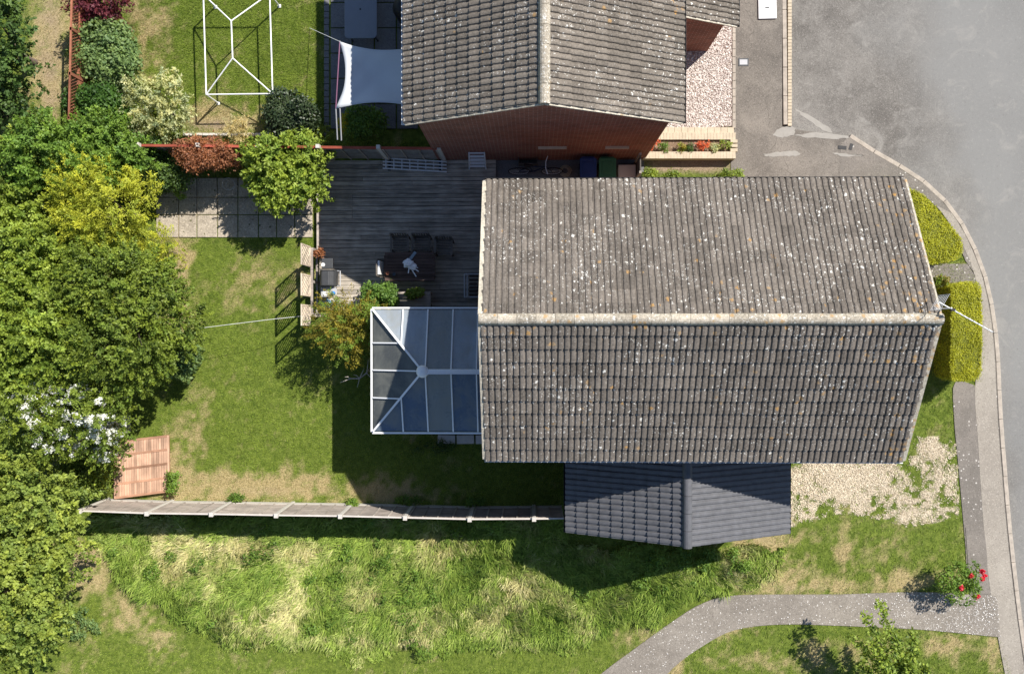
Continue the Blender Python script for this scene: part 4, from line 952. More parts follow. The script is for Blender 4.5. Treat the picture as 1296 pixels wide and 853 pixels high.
def lump(name, c, r, mat, seed, label=None, cat=None, parent=None, k=.25):
    bm = bmesh.new(); bmesh.ops.create_icosphere(bm, subdivisions=3, radius=1); rr = random.Random(seed)
    off = [Vector((rr.uniform(-1, 1), rr.uniform(-1, 1), rr.uniform(-1, 1))) * 3 for _ in range(8)]
    for v in bm.verts:
        d = v.co.normalized(); q = 1 + sum(k * .3 * math.sin(2 * d.dot(o_) + i) for i, o_ in enumerate(off)); v.co = Vector((d.x * r[0] * q, d.y * r[1] * q, max(d.z * r[2] * q, -r[2] * .8) + r[2] * .8))
    me = bpy.data.meshes.new(name); bm.to_mesh(me); bm.free(); me.materials.append(mat); me.polygons.foreach_set('use_smooth', np.ones(len(me.polygons), bool))
    o = link(name, me, parent, c); return tag(o, label, cat) if label else o
lump('plastic_bag', (p.x, p.y, DZ), (.12, .16, .16), plain('pale_blue_plastic', (.25, .5, .75), .4, .2, 12), 4, 'pale blue plastic bag on the deck below the barbecue', 'bag')

M_TREL = wood_mat('pale_trellis_wood', (.55, .46, .36), 2, .2)
# trellis rail at the deck edge
tr = thing('deck_rail', 'weathered rail carrying three lattice trellis panels at the deck edge', 'railing', P(396, 355, .1))
rx = P(395, 350, .9).x; yA = P(395, 314, .9).y; yB = P(395, 399, .9).y
MB().bar((rx, yA, .93), (rx, yB, .93), .07, .04).build('top_rail', M_GWOODX, tr); MB().bar((rx, yA, .3), (rx, yB, .3), .06, .05).build('bottom_rail', M_GWOODX, tr)
a = P(381, 400, .9); MB().bar((rx - .25, yB, .96), (rx + .5, yB, .96), .1, .04, ).build('top_rail', M_GWOODX, tr)
for y in (yA - .03, (yA + yB) / 2, yB + .03): MB().box((rx, y, .46), (.08, .08, .92)).build('post', M_GWOODY, tr)
MB().box((rx + .5, yB, .47), (.07, .07, .94)).build('post', M_GWOODY, tr)
for y0, y1 in ((308, 335), (346, 374), (385, 412)):
    ya = P(383, y0, 1.9).y; yb = P(383, y1, 1.9).y; x = rx - .05; z0, z1 = .95, 1.92; H = z1 - z0; Wd = ya - yb; yc = (ya + yb) / 2
    pn = MB().box((x, yc, z1), (.04, Wd, .04)).box((x, yc, z0), (.04, Wd, .04)).box((x, ya - .02, (z0 + z1) / 2), (.04, .04, H)).box((x, yb + .02, (z0 + z1) / 2), (.04, .04, H)).build('trellis_panel', M_TREL, tr)
    n = 8
    for s in (1, -1):
        for k in range(-n, n + 12):
            y_s = ya - k * .13; pts = []
            # line y = y_s - s*(z - z0)*.75 clipped to the frame
            za, zb = z0, z1
            def yy(z): return y_s - s * (z - z0) * .75
            lo, hi = z0, z1
            for bound, cmp in ((ya, 1), (yb, -1)):
                zz = z0 + (y_s - bound) / (s * .75)
                if cmp == 1:
                    if s > 0: lo = max(lo, zz)
                    else: hi = min(hi, zz)
                else:
                    if s > 0: hi = min(hi, zz)
                    else: lo = max(lo, zz)
            if hi - lo < .06: continue
            MB().bar((x + .008 * s, yy(lo), lo), (x + .008 * s, yy(hi), hi), .006, .03, (1, 0, 0)).build('lattice_slat', M_TREL, pn)
tag(MB().tube([P(248, 416, 1.75), P(300, 409.5, 1.62), P(345, 404, 1.5), (rx - .04, yB, .985)], .006, 6).build('washing_line', M_WHITE), 'thin white washing line strung across the lawn', 'washing line')

# ladders, bins, bicycle
ld = thing('ladder', 'aluminium extension ladder lying at the foot of the dark fence', 'ladder', P(524, 207, DZ))
la, lb_ = P(484, 202, .3), P(565, 204.5, .3)
for k in range(4):
    y = -.0 - k * .105; MB().bar((la.x, la.y + y + .05, .22), (lb_.x, lb_.y + y + .0, .22), .035, .08).build('stile', M_ALU, ld)
for k in range(8):
    f = (k + .4) / 8; p = la.lerp(lb_, f)
    for q in range(3): MB().bar((p.x, p.y + .05 - q * .105 - .01, .24), (p.x, p.y + .05 - (q + 1) * .105 + .01, .24), .035, .03).build('rung', M_ALU, ld)
for f in (.1, .9): p = la.lerp(lb_, f); MB().box((p.x, p.y - .12, (DZ + .18) / 2), (.08, .4, .18 - DZ)).build('foot', M_BLACKP, ld)
sl_ = thing('stepladder', 'aluminium stepladder leaning on the red brick wall', 'stepladder', P(604, 205, .14))
bt = [P(594, 214, .14), P(615, 214, .14)]; tp_ = [P(593.5, 187, 1.45), P(613, 187, 1.45)]
for i in (0, 1): tp_[i].y = min(tp_[i].y, NYS - .0)
for a, b in zip(bt, tp_): MB().bar(a, b, .04, .05).build('stile', M_ALU, sl_)
for f in (.18, .38, .58, .78, .98): MB().bar(bt[0].lerp(tp_[0], f), bt[1].lerp(tp_[1], f), .075 if f < .9 else .04, .025).build('step', M_ALU, sl_)
def bin_(label, x0, x1, mat):
    a = P(x0, 200, 1.05); b = P(x1, 226, 1.05); t = thing('wheelie_bin', label, 'bin', ((a.x + b.x) / 2, (a.y + b.y) / 2, .006)); cx_, cy_ = (a.x + b.x) / 2, (a.y + b.y) / 2; w_, d_ = b.x - a.x, a.y - b.y
    V = []
    for s, z in ((.78, .05), (1, .98)): V += [(cx_ + sx * w_ / 2 * s * .95, cy_ + sy * d_ / 2 * s * .95, z) for sx, sy in ((-1, -1), (1, -1), (1, 1), (-1, 1))]
    MB().add(V, [(3, 2, 1, 0), (4, 5, 6, 7), (0, 1, 5, 4), (1, 2, 6, 5), (2, 3, 7, 6), (3, 0, 4, 7)]).build('body', mat, t, bevel=.02)
    li = MB().box((cx_, cy_, 1.01), (w_, d_, .05)).build('lid', mat, t, bevel=.02); MB().box((cx_, cy_ + .02, 1.04), (w_ * .62, d_ * .55, .02)).build('lid_panel', mat, li, bevel=.008)
    MB().tube([(cx_ - w_ * .4, cy_ + d_ / 2 + .03, .97), (cx_ + w_ * .4, cy_ + d_ / 2 + .03, .97)], .018).build('handle', mat, t)
    for s in (-1, 1): MB().tube([(cx_ + s * w_ * .34, cy_ + d_ * .35, .1), (cx_ + s * w_ * .44, cy_ + d_ * .35, .1)], .094, 14).build('wheel', M_BLACKP, t)
bin_('blue wheelie bin beside the green bin in the passage', 734, 755, plain('blue_bin', (.025, .05, .16), .45, .1)); bin_('green wheelie bin beside the blue bin in the passage', 758, 780, plain('green_bin', (.05, .16, .07), .45, .1))
p = P(793, 219, .3); sb = thing('storage_box', 'white plastic storage box in the passage beside the bins', 'box', (p.x, p.y, .006)); MB().box((p.x, p.y, .2), (.5, .42, .38)).build('body', M_WHITE, sb, bevel=.02); MB().box((p.x, p.y, .40), (.54, .46, .03)).build('lid', M_WHITE, sb, bevel=.01)
bi = thing('bicycle', 'dark bicycle parked in the passage beside the brick wall', 'bicycle', P(690, 212, .006))
pA = P(657, 217, .35); yb_ = pA.y; xa_, xb_ = pA.x, pA.x + 1.02
def ring(c, R_, r, nm, mat, parent):
    pts = [(c[0] + R_ * math.cos(t), c[1] + .12 * R_ * math.sin(t), c[2] + R_ * math.sin(t)) for t in [2 * math.pi * k / 24 for k in range(25)]]
    return MB().tube(pts, r, 6, False).build(nm, mat, parent)
for x in (xa_, xb_):
    wh = ring((x, yb_, .34), .33, .02, 'wheel', M_BLACKP, bi); ring((x, yb_, .34), .3, .008, 'rim', M_ALU, wh)
    sp_ = MB()
    for k in range(10): tt = math.pi * k / 10; sp_.tube([(x - .3 * math.cos(tt), yb_ - .036 * math.sin(tt), .34 - .3 * math.sin(tt)), (x + .3 * math.cos(tt), yb_ + .036 * math.sin(tt), .34 + .3 * math.sin(tt))], .002, 4)
    sp_.build('spokes', M_ALU, wh)
bbk = (xa_ + .45, yb_, .3); st_ = (xa_ + .3, yb_ + .06, .82); hd = (xb_ - .2, yb_ + .06, .8); fm = plain('dark_blue_frame', (.02, .03, .06), .4)
m = MB()
for a, b in (((xa_, yb_, .34), bbk), ((xa_, yb_, .34), st_), (bbk, st_), (bbk, hd), (st_, hd), (hd, (xb_, yb_, .34))): m.tube([a, b], .018, 6)
m.build('frame', fm, bi); MB().tube([hd, (hd[0], hd[1] + .02, 1.0)], .014).build('stem', M_ALU, bi)
MB().tube([(hd[0] + .06, hd[1] - .28, 1.0), (hd[0], hd[1] - .1, 1.02), (hd[0], hd[1] + .1, 1.02), (hd[0] + .06, hd[1] + .28, 1.0)], .014).build('handlebar', M_ALU, bi)
MB().tube([(st_[0] - .13, st_[1], .93), (st_[0], st_[1], .93), (st_[0] + .14, st_[1], .92)], [.08, .06, .02], 8).build('saddle', M_BLACKP, bi); MB().tube([st_, (st_[0], st_[1], .9)], .014).build('seat_post', M_ALU, bi)
p = P(716, 215, .3)
ho = thing('garden_hose', 'pale coiled garden hose on the passage floor', 'hose', (p.x, p.y, .006))
pts = [(p.x + (.2 - .002 * k) * math.cos(k * .35), p.y + (.2 - .002 * k) * math.sin(k * .35), .02 + .0022 * k) for k in range(60)]; MB().tube(pts, .014, 6).build('coil', plain('beige_hose', (.45, .4, .3), .6), ho)
bo = thing('cardboard_box', 'dark open crate beside the bicycle in the passage', 'crate', P(672, 206, .006)); p = P(668, 205, .4)
for dx, dy, sx, sy in ((0, .17, .6, .02), (0, -.17, .6, .02), (.29, 0, .02, .32), (-.29, 0, .02, .32)): MB().box((p.x + dx, p.y + dy + .12, .2), (sx, sy, .38)).build('side', M_CHAIR, bo)
MB().box((p.x, p.y + .12, .025), (.56, .32, .03)).build('base', M_CHAIR, bo); bo.name = 'crate'
ga_ = thing('side_gate', 'dark lattice gate closing the passage beside the flower bed', 'gate', P(808, 210, 0)); gx0 = P(809, 210, 1.2).x; yt_ = NYS - .02; yb2 = P(809, 229, .0).y
for y in (yt_ - .05, yb2): MB().box((gx0, y, .75), (.07, .07, 1.5)).build('post', M_GWOODY, ga_)
for z in (.3, 1.0, 1.45): MB().bar((gx0, yt_ - .05, z), (gx0, yb2, z), .03, .05).build('rail', M_CHAIR, ga_)
for k in range(8): y = yb2 + (yt_ - .05 - yb2) * (k + .5) / 8; MB().box((gx0 + .02, y, .75), (.012, .07, 1.4)).build('slat', M_CHAIR, ga_)

# ------------------------------------------------------------------ lapped panels lying on the lawn, dark shed
fp = thing('fence_panel_stack', 'pinkish cedar lap panels lying flat at the lawn corner', 'timber panels', P(178, 590, 0))
Q4 = [P(143.5, 559, .2), P(213, 551, .2), P(214, 622, .2), P(144.5, 631, .2)]
def qp(u_, v_, z): p = Q4[0].lerp(Q4[1], u_).lerp(Q4[3].lerp(Q4[2], u_), v_); return Vector((p.x, p.y, z))
for j in range(4):
    v0, v1 = j / 4 + .012, (j + 1) / 4 - .012
    for i in range(22):
        u0, u1 = i / 22 + .003, (i + 1) / 22 - .003; zz = .185 + random.uniform(-.006, .006)
        top = [qp(u0, v0, zz), qp(u1, v0, zz + .004), qp(u1, v1, zz + .004), qp(u0, v1, zz)]; bot = [p - Vector((0, 0, .03)) for p in top]
        MB().add(top + bot, [(3, 2, 1, 0), (4, 5, 6, 7), (0, 1, 5, 4), (1, 2, 6, 5), (2, 3, 7, 6), (3, 0, 4, 7)]).build('slat', M_PINK, fp)
for j in range(5): v_ = min(max(j / 4, .01), .99); MB().bar(qp(0, v_, .17), qp(1, v_, .17), .07, .05).build('batten', M_PINKB, fp)
for u_ in (.01, .99): MB().bar(qp(u_, 0, .175), qp(u_, 1, .175), .045, .05).build('batten', M_PINK, fp)
MB().add([qp(.02, .02, .0), qp(.98, .02, .0), qp(.98, .98, .0), qp(.02, .98, .0), qp(.02, .02, .145), qp(.98, .02, .145), qp(.98, .98, .145), qp(.02, .98, .145)], [(0, 1, 2, 3), (7, 6, 5, 4), (4, 5, 1, 0), (5, 6, 2, 1), (6, 7, 3, 2), (7, 4, 0, 3)]).build('lower_panel', M_PINKB, fp)
sh_ = thing('shed', 'small grey corrugated shed under the white blossom tree', 'shed', P(135, 545, 0)); q0 = P(104, 527, 1.4); q1 = P(140, 556, 1.4)
MB().box(((q0.x + q1.x) / 2, (q0.y + q1.y) / 2, .66), (q1.x - q0.x - .1, q0.y - q1.y - .1, 1.32)).build('wall', M_GWOODY, sh_)
for k in range(8): x = q0.x + (q1.x - q0.x) * (k + .5) / 8; half_round((x, q1.y - .05, 1.35), (x, q0.y + .05, 1.4), .075, 5).build('roof_ridge', M_LGREY, sh_)
MB().box(((q0.x + q1.x) / 2, (q0.y + q1.y) / 2, 1.335), (q1.x - q0.x + .04, q0.y - q1.y + .06, .03)).build('roof', M_LGREY, sh_)
rb_ = thing('wire_ring_stand', 'thin wire ring plant stand on the shaded slabs', 'plant stand', P(289, 235, .02)); p = P(289, 233, .5)
for R_, z in ((.19, .5), (.15, .3)): MB().tube([(p.x + R_ * math.cos(t), p.y + R_ * math.sin(t), z) for t in [2 * math.pi * k / 20 for k in range(21)]], .007, 6, False).build('ring', M_LGREY, rb_)
for k in range(3): t = k * 2.1; MB().tube([(p.x + .19 * math.cos(t), p.y + .19 * math.sin(t), .5), (p.x + .13 * math.cos(t), p.y + .13 * math.sin(t), .02)], .008, 6).build('leg', M_LGREY, rb_)
#VEGETATION
# ------------------------------------------------------------------ vegetation
def unit(a): return a / np.maximum(np.linalg.norm(a, axis=1, keepdims=True), 1e-9)
def leaf_quads(Pt, Nr, size, asp, jit=.8, up=.4, D=None, fold=.12):
    n = len(Pt); N_ = unit(Nr + rng.normal(0, jit, (n, 3)) + np.array([0, 0, up]))
    d = rng.normal(0, 1, (n, 3)) if D is None else D + rng.normal(0, .35, (n, 3))
    d = unit(d - N_ * (d * N_).sum(1, keepdims=True)); s = np.cross(N_, d); sz = size[:, None]
    mid = Pt + d * sz * .5; w_ = s * sz * asp * .5; up_ = N_ * sz * fold
    V = np.stack([Pt, mid + w_ + up_, Pt + d * sz, mid - w_ + up_], 1).reshape(-1, 3)
    return V, np.arange(4 * n).reshape(n, 4)
def cloud(blobs, n, size, clump, per=14, style='leaf', asp=.6, shell=.5, up=.4, jit=.8, zmin=.03, low=-.35):
    C = np.array([b[0] for b in blobs]); R_ = np.array([b[1] for b in blobs]); A = (R_[:, 0] * R_[:, 1] + R_[:, 0] * R_[:, 2] + R_[:, 1] * R_[:, 2]); A /= A.sum()
    nc = max(3, int(n / per)); k = rng.choice(len(blobs), nc, p=A); d = unit(rng.normal(0, 1, (nc, 3)))
    d[:, 2] = np.where(d[:, 2] < low, -d[:, 2], d[:, 2]); rad = 1 - shell * rng.random(nc) ** 2 + rng.normal(0, .05, nc)
    cc = C[k] + d * R_[k] * rad[:, None]
    # drop clumps that fall deep inside another blob
    ins = np.zeros(nc, bool)
    for c, r in zip(C, R_): ins |= ((((cc - c) / r) ** 2).sum(1) < .42)
    cc = cc[~ins]; d = d[~ins]; nc = len(cc); per = max(3, int(n / max(nc, 1)))
    out = unit(d * [1, 1, .9] + [0, 0, .25]); ct = np.clip(rng.random(nc) * .75 + .25 * (fbm(cc[:, 0], cc[:, 1], 1.3, 44)), 0, 1)
    ii = np.repeat(np.arange(nc), per); m = len(ii)
    if style == 'spray':
        ax = unit(out + rng.normal(0, .45, (nc, 3)) * [1, 1, .6] + [0, 0, .1]); t = rng.random(m) ** .8; wdt = (1 - t) * .55 + .12
        Pt = cc[ii] + ax[ii] * (t * clump * 2.4 - clump * .6)[:, None] + rng.normal(0, 1, (m, 3)) * [1, 1, .45] * (wdt * clump * .5)[:, None]; D = ax[ii]; tt = np.clip(.55 * ct[ii] + .45 * t + rng.normal(0, .1, m), 0, 1)
    else:
        g = rng.normal(0, 1, (m, 3)); Pt = cc[ii] + g * clump * .55; Pt -= out[ii] * ((g * out[ii]).sum(1) * clump * .25)[:, None]; D = None
        tt = np.clip(.6 * ct[ii] + .4 * rng.random(m), 0, 1)
    Pt[:, 2] = np.maximum(Pt[:, 2], zmin)
    V, Fq = leaf_quads(Pt, out[ii], size * rng.uniform(.6, 1.25, m), asp, jit, up, D)
    V[:, 2] = np.maximum(V[:, 2], .012)
    return V, Fq, tt, np.repeat(rng.random(nc), per), cc, out
def leaves(name, mat, parent, *a, **k):
    V, Fq, tt, t2, cc, out = cloud(*a, **k); o = mesh_np(name, V, Fq, mat, parent, {'tint': ('FACE', tt), 'tint2': ('FACE', t2)}); return o, cc, out
def shape(px, py, rx, ry, zt, z0=.25, sub=9, lump=.42, seed=1, asym=1.0):
    rr = np.random.default_rng(seed); zc = (zt + z0) / 2; c = P(px, py, zc); k = (CAM_H - zc) / FPX; R_ = np.array([rx * k, ry * k, (zt - z0) / 2]); B = [(np.array(c), R_ * .7)]
    ph = rr.random() * 6
    for i in range(sub):
        an = ph + 2.4 * i; el = rr.uniform(-.25, .95); d = np.array([math.cos(an) * math.sqrt(1 - el * el * .8), math.sin(an) * math.sqrt(1 - el * el * .8), el]); f = rr.uniform(.55, .84) * asym
        l = lump * rr.uniform(.7, 1.25); B.append((np.array(c) + d * R_ * f, np.array([min(R_[0], R_[1]) * l * 1.1, min(R_[0], R_[1]) * l * 1.1, R_[2] * l * .95])))
    return B
def trunk(parent, B, zt, r=.07, base=None, limbs=5, mat=None):
    c = B[0][0]; b = Vector((c[0], c[1], 0)) if base is None else base; top = Vector((c[0], c[1], c[2] * 1.0))
    m = MB(); mid = b.lerp(top, .5) + Vector((random.uniform(-.1, .1), random.uniform(-.1, .1), 0)); m.tube([b + Vector((0, 0, -.02)), mid, top], [r, r * .75, r * .4], 8)
    for q in B[1:1 + limbs]:
        e = Vector(q[0]); s = b.lerp(top, random.uniform(.35, .75)); m.tube([s, s.lerp(e, .55) + Vector((0, 0, .08)), e + (e - s) * .35], [r * .5, r * .32, r * .1], 6)
    m.build('trunk', mat or M_BARK, parent, smooth=True)
def plant(name, label, cat, px, py, rx, ry, zt, mat, n, size, seed, group=None, clump=.22, style='leaf', sub=9, lump=.42, z0=.2, asp=.6, per=14, tr=.06, part='crown', shell=.5, jit=.8, up=.4):
    B = shape(px, py, rx, ry, zt, z0, sub, lump, seed); c = B[0][0]; t = thing(name, label, cat, (c[0], c[1], 0), group)
    o, cc, out = leaves(part, mat, t, B, n, size, clump, per=per, style=style, asp=asp, shell=shell, jit=jit, up=up); trunk(t, B, zt, tr); return t, B, cc, out

L_MID = leaf_mat('mid_green_leaf', (.05, .105, .016), (.26, .42, .07))
L_BRI = leaf_mat('bright_green_leaf', (.07, .125, .016), (.38, .50, .08))
L_LIME = leaf_mat('lime_green_leaf', (.065, .115, .018), (.43, .53, .11))
L_DARK = leaf_mat('dark_green_leaf', (.025, .055, .014), (.12, .21, .05), .25)
L_OLIVE = leaf_mat('olive_green_leaf', (.05, .088, .014), (.30, .40, .06))
L_GOLD = leaf_mat('golden_conifer_leaf', (.17, .21, .016), (.66, .72, .09))
L_GREY = leaf_mat('grey_green_leaf', (.07, .13, .04), (.31, .44, .17))
L_CREAM = leaf_mat('cream_variegated_leaf', (.2, .26, .09), (.70, .72, .46))
L_PURP = leaf_mat('purple_leaf', (.06, .014, .022), (.26, .06, .09))
L_RUST = leaf_mat('rust_red_leaf', (.15, .055, .025), (.5, .23, .12))
L_BRONZE = leaf_mat('bronze_conifer_leaf', (.10, .085, .012), (.46, .40, .055), accent=(.20, .30, .04))
L_STRAW = leaf_mat('straw_leaf', (.36, .31, .14), (.66, .6, .36))
L_HEDGE = leaf_mat('clipped_yellow_hedge_leaf', (.17, .195, .008), (.60, .61, .03), .3)
L_HOLLY = leaf_mat('glossy_dark_leaf', (.016, .032, .014), (.075, .11, .05), .12, .45, .4)
L_BLOS = leaf_mat('white_blossom', (.7, .72, .7), (.85, .87, .88), .3)
L_RED = leaf_mat('red_petal', (.5, .02, .04), (.75, .05, .10), .25)
L_ORFL = leaf_mat('orange_petal', (.5, .08, .03), (.75, .22, .10), .25)
L_YEL = leaf_mat('yellow_leaf', (.35, .33, .02), (.6, .55, .05))
L_IVY = leaf_mat('ivy_leaf', (.025, .055, .014), (.12, .2, .04), .25)

G1 = 'trees along the garden boundary'
plant('evergreen_tree', 'dark evergreen tree beside the dry grass track', 'tree', 0, 55, 42, 58, 3.4, L_DARK, 9000, .12, 11, G1, .27, 'spray', asp=.6, per=24, shell=.62, tr=.1)
plant('evergreen_tree', 'small dark evergreen tree below the dry grass track', 'tree', -10, 138, 38, 42, 2.8, L_DARK, 5000, .12, 12, G1, .27, 'spray', asp=.6, per=24, shell=.62, tr=.1)
plant('leafy_tree', 'mid green leafy tree behind the golden conifer', 'tree', 108, 200, 95, 40, 2.7, L_MID, 37200, 0.094, 13, G1, .27, 'spray', asp=.6, per=30, shell=.62, tr=.1, sub=16, lump=.5)
plant('leafy_tree', 'yellowish green shrub tree at the edge of the dry track', 'tree', 22, 235, 55, 55, 2.3, L_LIME, 17050, 0.082, 14, G1, .27, 'spray', asp=.6, per=30, shell=.62, tr=.08)
plant('golden_conifer', 'golden yellow conifer with feathery sprays', 'conifer', 143, 265, 58, 47, 3.3, L_GOLD, 26000, .085, 15, G1, .30, 'spray', asp=.3, per=40, tr=.1, sub=14, lump=.45)
plant('golden_conifer', 'small golden conifer at the lawn edge', 'conifer', 205, 318, 24, 26, 1.9, L_GOLD, 5000, .08, 16, G1, .2, 'spray', asp=.3, per=30, tr=.05)
plant('leafy_tree', 'light green broadleaf tree beside the golden conifer', 'tree', 38, 325, 85, 75, 3.1, L_BRI, 37200, 0.098, 17, G1, .27, 'spray', asp=.6, per=30, shell=.62, tr=.1, sub=14)
plant('leafy_tree', 'dense olive green tree overhanging the lawn', 'tree', 158, 400, 92, 88, 3.8, L_OLIVE, 68200, 0.082, 18, G1, .27, 'spray', asp=.6, per=30, shell=.62, tr=.13, sub=18, lump=.4)
plant('leafy_tree', 'lime green tree between the olive tree and the blossom', 'tree', 42, 430, 85, 75, 3.6, L_BRI, 40300, 0.098, 19, G1, .27, 'spray', asp=.6, per=30, shell=.62, tr=.12, sub=14)
tb_, Bb, ccb, outb = plant('blossom_tree', 'white flowering tree over the small grey shed', 'tree', 100, 525, 88, 58, 3.5, L_OLIVE, 26350, 0.082, 20, G1, .27, 'spray', asp=.6, per=30, shell=.62, tr=.1, sub=14)
sel = ccb[(ccb[:, 2] > 1.2)]; pxs, pys = PX(sel[:, 0], sel[:, 1], sel[:, 2]); sel = sel[(pys > 480) & (rng.random(len(sel)) < .75) & ((pxs > 30) | (rng.random(len(sel)) < .3))]
sel = sel[(fbm(sel[:, 0], sel[:, 1], 2.2, 71) > .4) & (outb[:0].shape[0] == 0)]
Bl = [(q + np.array([0, 0, .12]), np.array([.13, .10, .06])) for q in sel]
leaves('blossom', L_BLOS, tb_, Bl, 17000, .06, .05, per=12, asp=.9)
plant('leafy_tree', 'pale lime tree beyond the end of the timber fence', 'tree', 30, 652, 76, 72, 3.7, L_LIME, 40300, 0.102, 21, G1, .27, 'spray', asp=.6, per=30, shell=.62, tr=.14, sub=15)
plant('leafy_tree', 'pale lime tree with dark gaps beside the mown grass', 'tree', 5, 755, 75, 80, 4.2, L_LIME, 31000, 0.102, 22, G1, .27, 'spray', asp=.6, per=30, shell=.62, tr=.14, sub=13)
plant('leafy_shrub', 'blue green sprawling shrub reaching over the lawn', 'shrub', 232, 452, 28, 40, 1.3, L_GREY, 2600, .12, 23, None, .14, tr=.03, sub=8, lump=.32, shell=.8)
plant('leafy_shrub', 'tangled green shrub between the shed and the fence', 'shrub', 110, 600, 40, 26, 1.1, L_OLIVE, 6000, .09, 24, None, .2, tr=.03)
plant('leafy_shrub', 'low bright weed beside the cedar panels', 'weed', 219, 612, 8, 22, .45, L_MID, 900, .07, 25, None, .1, tr=.012, sub=5, z0=.03)
# neighbour's shrubs
plant('purple_shrub', 'purple leaved shrub by the orange lattice fence', 'shrub', 130, 6, 28, 28, 1.7, L_PURP, 6500, .10, 31, None, .18, 'spray', asp=.4, per=20, tr=.04)
plant('leafy_shrub', 'grey green loose shrub below the purple shrub', 'shrub', 143, 72, 35, 46, 1.6, L_GREY, 9500, .115, 32, None, .2, tr=.05, sub=13)
plant('leafy_shrub', 'dense dark green shrub at the neighbour fence corner', 'shrub', 127, 143, 41, 35, 1.7, leaf_mat('fresh_dark_leaf', (.025, .07, .012), (.09, .19, .03)), 13000, .095, 33, None, .2, tr=.05, sub=10)
plant('variegated_shrub', 'cream variegated shrub on the neighbour lawn', 'shrub', 207, 137, 41, 36, 1.5, L_CREAM, 8000, .095, 34, None, .2, 'spray', asp=.45, per=22, tr=.04, sub=12)
plant('round_shrub', 'round glossy dark shrub at the lawn corner by the patio', 'shrub', 368, 149, 39, 29, 1.3, L_HOLLY, 8500, .095, 35, None, .16, tr=.04, sub=8, lump=.35)
plant('grass_tuft', 'dry straw coloured grass tuft by the red rail', 'grass tuft', 301, 166, 17, 13, .65, L_STRAW, 1800, .09, 36, None, .12, 'spray', asp=.2, per=16, tr=.01, z0=.03)
plant('leafy_shrub', 'olive shrub under the corner of the shade sail', 'shrub', 462, 157, 26, 19, 1.3, L_MID, 4500, .08, 37, None, .16, tr=.03)
plant('leafy_shrub', 'small yellow shrub at the foot of the sail pole', 'shrub', 439, 158, 8, 13, 1.0, L_YEL, 900, .07, 38, None, .1, tr=.02, sub=4)
plant('leafy_shrub', 'pale spiky plant between the dark shrub and the sail pole', 'shrub', 408, 170, 12, 8, .6, L_LIME, 700, .09, 39, None, .1, 'spray', asp=.3, tr=.012, sub=4, z0=.05)
# by the deck
plant('rust_climber', 'rust red climbing shrub on the dark fence', 'shrub', 262, 198, 44, 21, 1.9, L_RUST, 8500, .085, 41, None, .17, tr=.04, sub=10, z0=.7, asp=.5)
plant('large_bush', 'large bright green bush at the deck corner', 'bush', 364, 219, 50, 37, 2.0, L_BRI, 21000, .11, 42, None, .22, 'spray', asp=.5, per=22, tr=.07, sub=16, lump=.4)
plant('ivy', 'dark ivy trailing over the shaded slabs', 'ivy', 205, 214, 44, 32, 1.4, L_IVY, 9000, .085, 43, None, .18, tr=.03, sub=12)
plant('ivy', 'trailing light green creeper stem on the shaded slabs', 'creeper', 228, 240, 9, 16, .8, L_MID, 450, .08, 44, None, .09, tr=.012, sub=6, z0=.1, shell=.9)
plant('bronze_conifer', 'bronze and green spreading conifer beside the conservatory', 'conifer', 448, 412, 42, 31, 2.1, L_BRONZE, 17000, .075, 45, None, .30, 'spray', asp=.32, per=44, tr=.06, sub=13, lump=.36, shell=.7, z0=.5)
plant('leafy_shrub', 'fresh green shrub between the bronze conifer and the bench', 'shrub', 482, 376, 27, 17, 1.5, leaf_mat('fresh_green_leaf', (.06, .13, .02), (.2, .34, .07)), 3600, .09, 46, None, .15, tr=.03, sub=8, shell=.8)
plant('red_leaved_plant', 'small red leaved plant behind the barbecue', 'plant', 404, 321, 7, 7, .8, L_RUST, 350, .08, 47, None, .08, tr=.012, sub=4, z0=.2)
# potted plant on the bench
p = P(524, 372, .6); pp_ = thing('potted_plant', 'green potted plant standing on the sunlit bench', 'potted plant', (p.x, p.y, .587))
MB().box((p.x + .1, p.y - .06, .65), (.36, .14, .12), .25).build('trough', pot_m, pp_, bevel=.01)
Bp = [(np.array([p.x + dx, p.y + dy, .78]), np.array([.16, .12, .1])) for dx, dy in ((0, 0), (.14, .04), (-.1, -.02))]; leaves('foliage', L_BRI, pp_, Bp, 700, .08, .08, per=10)
# climbers and weeds along the fence
for i, (x, y, rx_, ry_, zt_, lab) in enumerate(((447, 636, 9, 5, .5, 'bright weed clump at a fence post foot'), (520, 632, 26, 6, .4, 'low shaded weeds at the fence foot'), (300, 630, 14, 5, .3, 'small green weed patch by the sunny fence foot'), (600, 634, 20, 5, .5, 'dark shaded weeds near the garage end of the fence'), (940, 716, 10, 9, .5, 'dark green weed clump in front of the garage'), (548, 566, 40, 10, .35, 'low shaded ivy below the conservatory steps'))):
    plant('weed_clump', lab, 'weeds', x, y, rx_, ry_, zt_, L_MID if i != 5 else L_IVY, 700, .06, 60 + i, 'weed clumps', .09, tr=.008, sub=5, z0=.02)
for i, (x, y, m_, lab) in enumerate(((826, 184, L_ORFL, 'orange flowering plant at the wall end of the flower bed'), (841, 187, L_MID, 'small green plant next to the orange flowers'), (862, 187, L_BRONZE, 'brownish plant in the middle of the flower bed'), (874, 187, L_DARK, 'dark green plant in the flower bed centre'), (890, 184, L_ORFL, 'small orange and green plant in the flower bed'), (903, 187, L_CREAM, 'pale variegated plant in the flower bed'), (917, 184, L_LIME, 'lime green plant at the driveway end of the flower bed'))):
    plant('bedding_plant', lab, 'plant', x, y, 6.5 if i else 8, 6 if i else 9, .42, m_, 260, .06, 80 + i, 'plants in the flower bed', .07, tr=.008, sub=3, z0=.12)
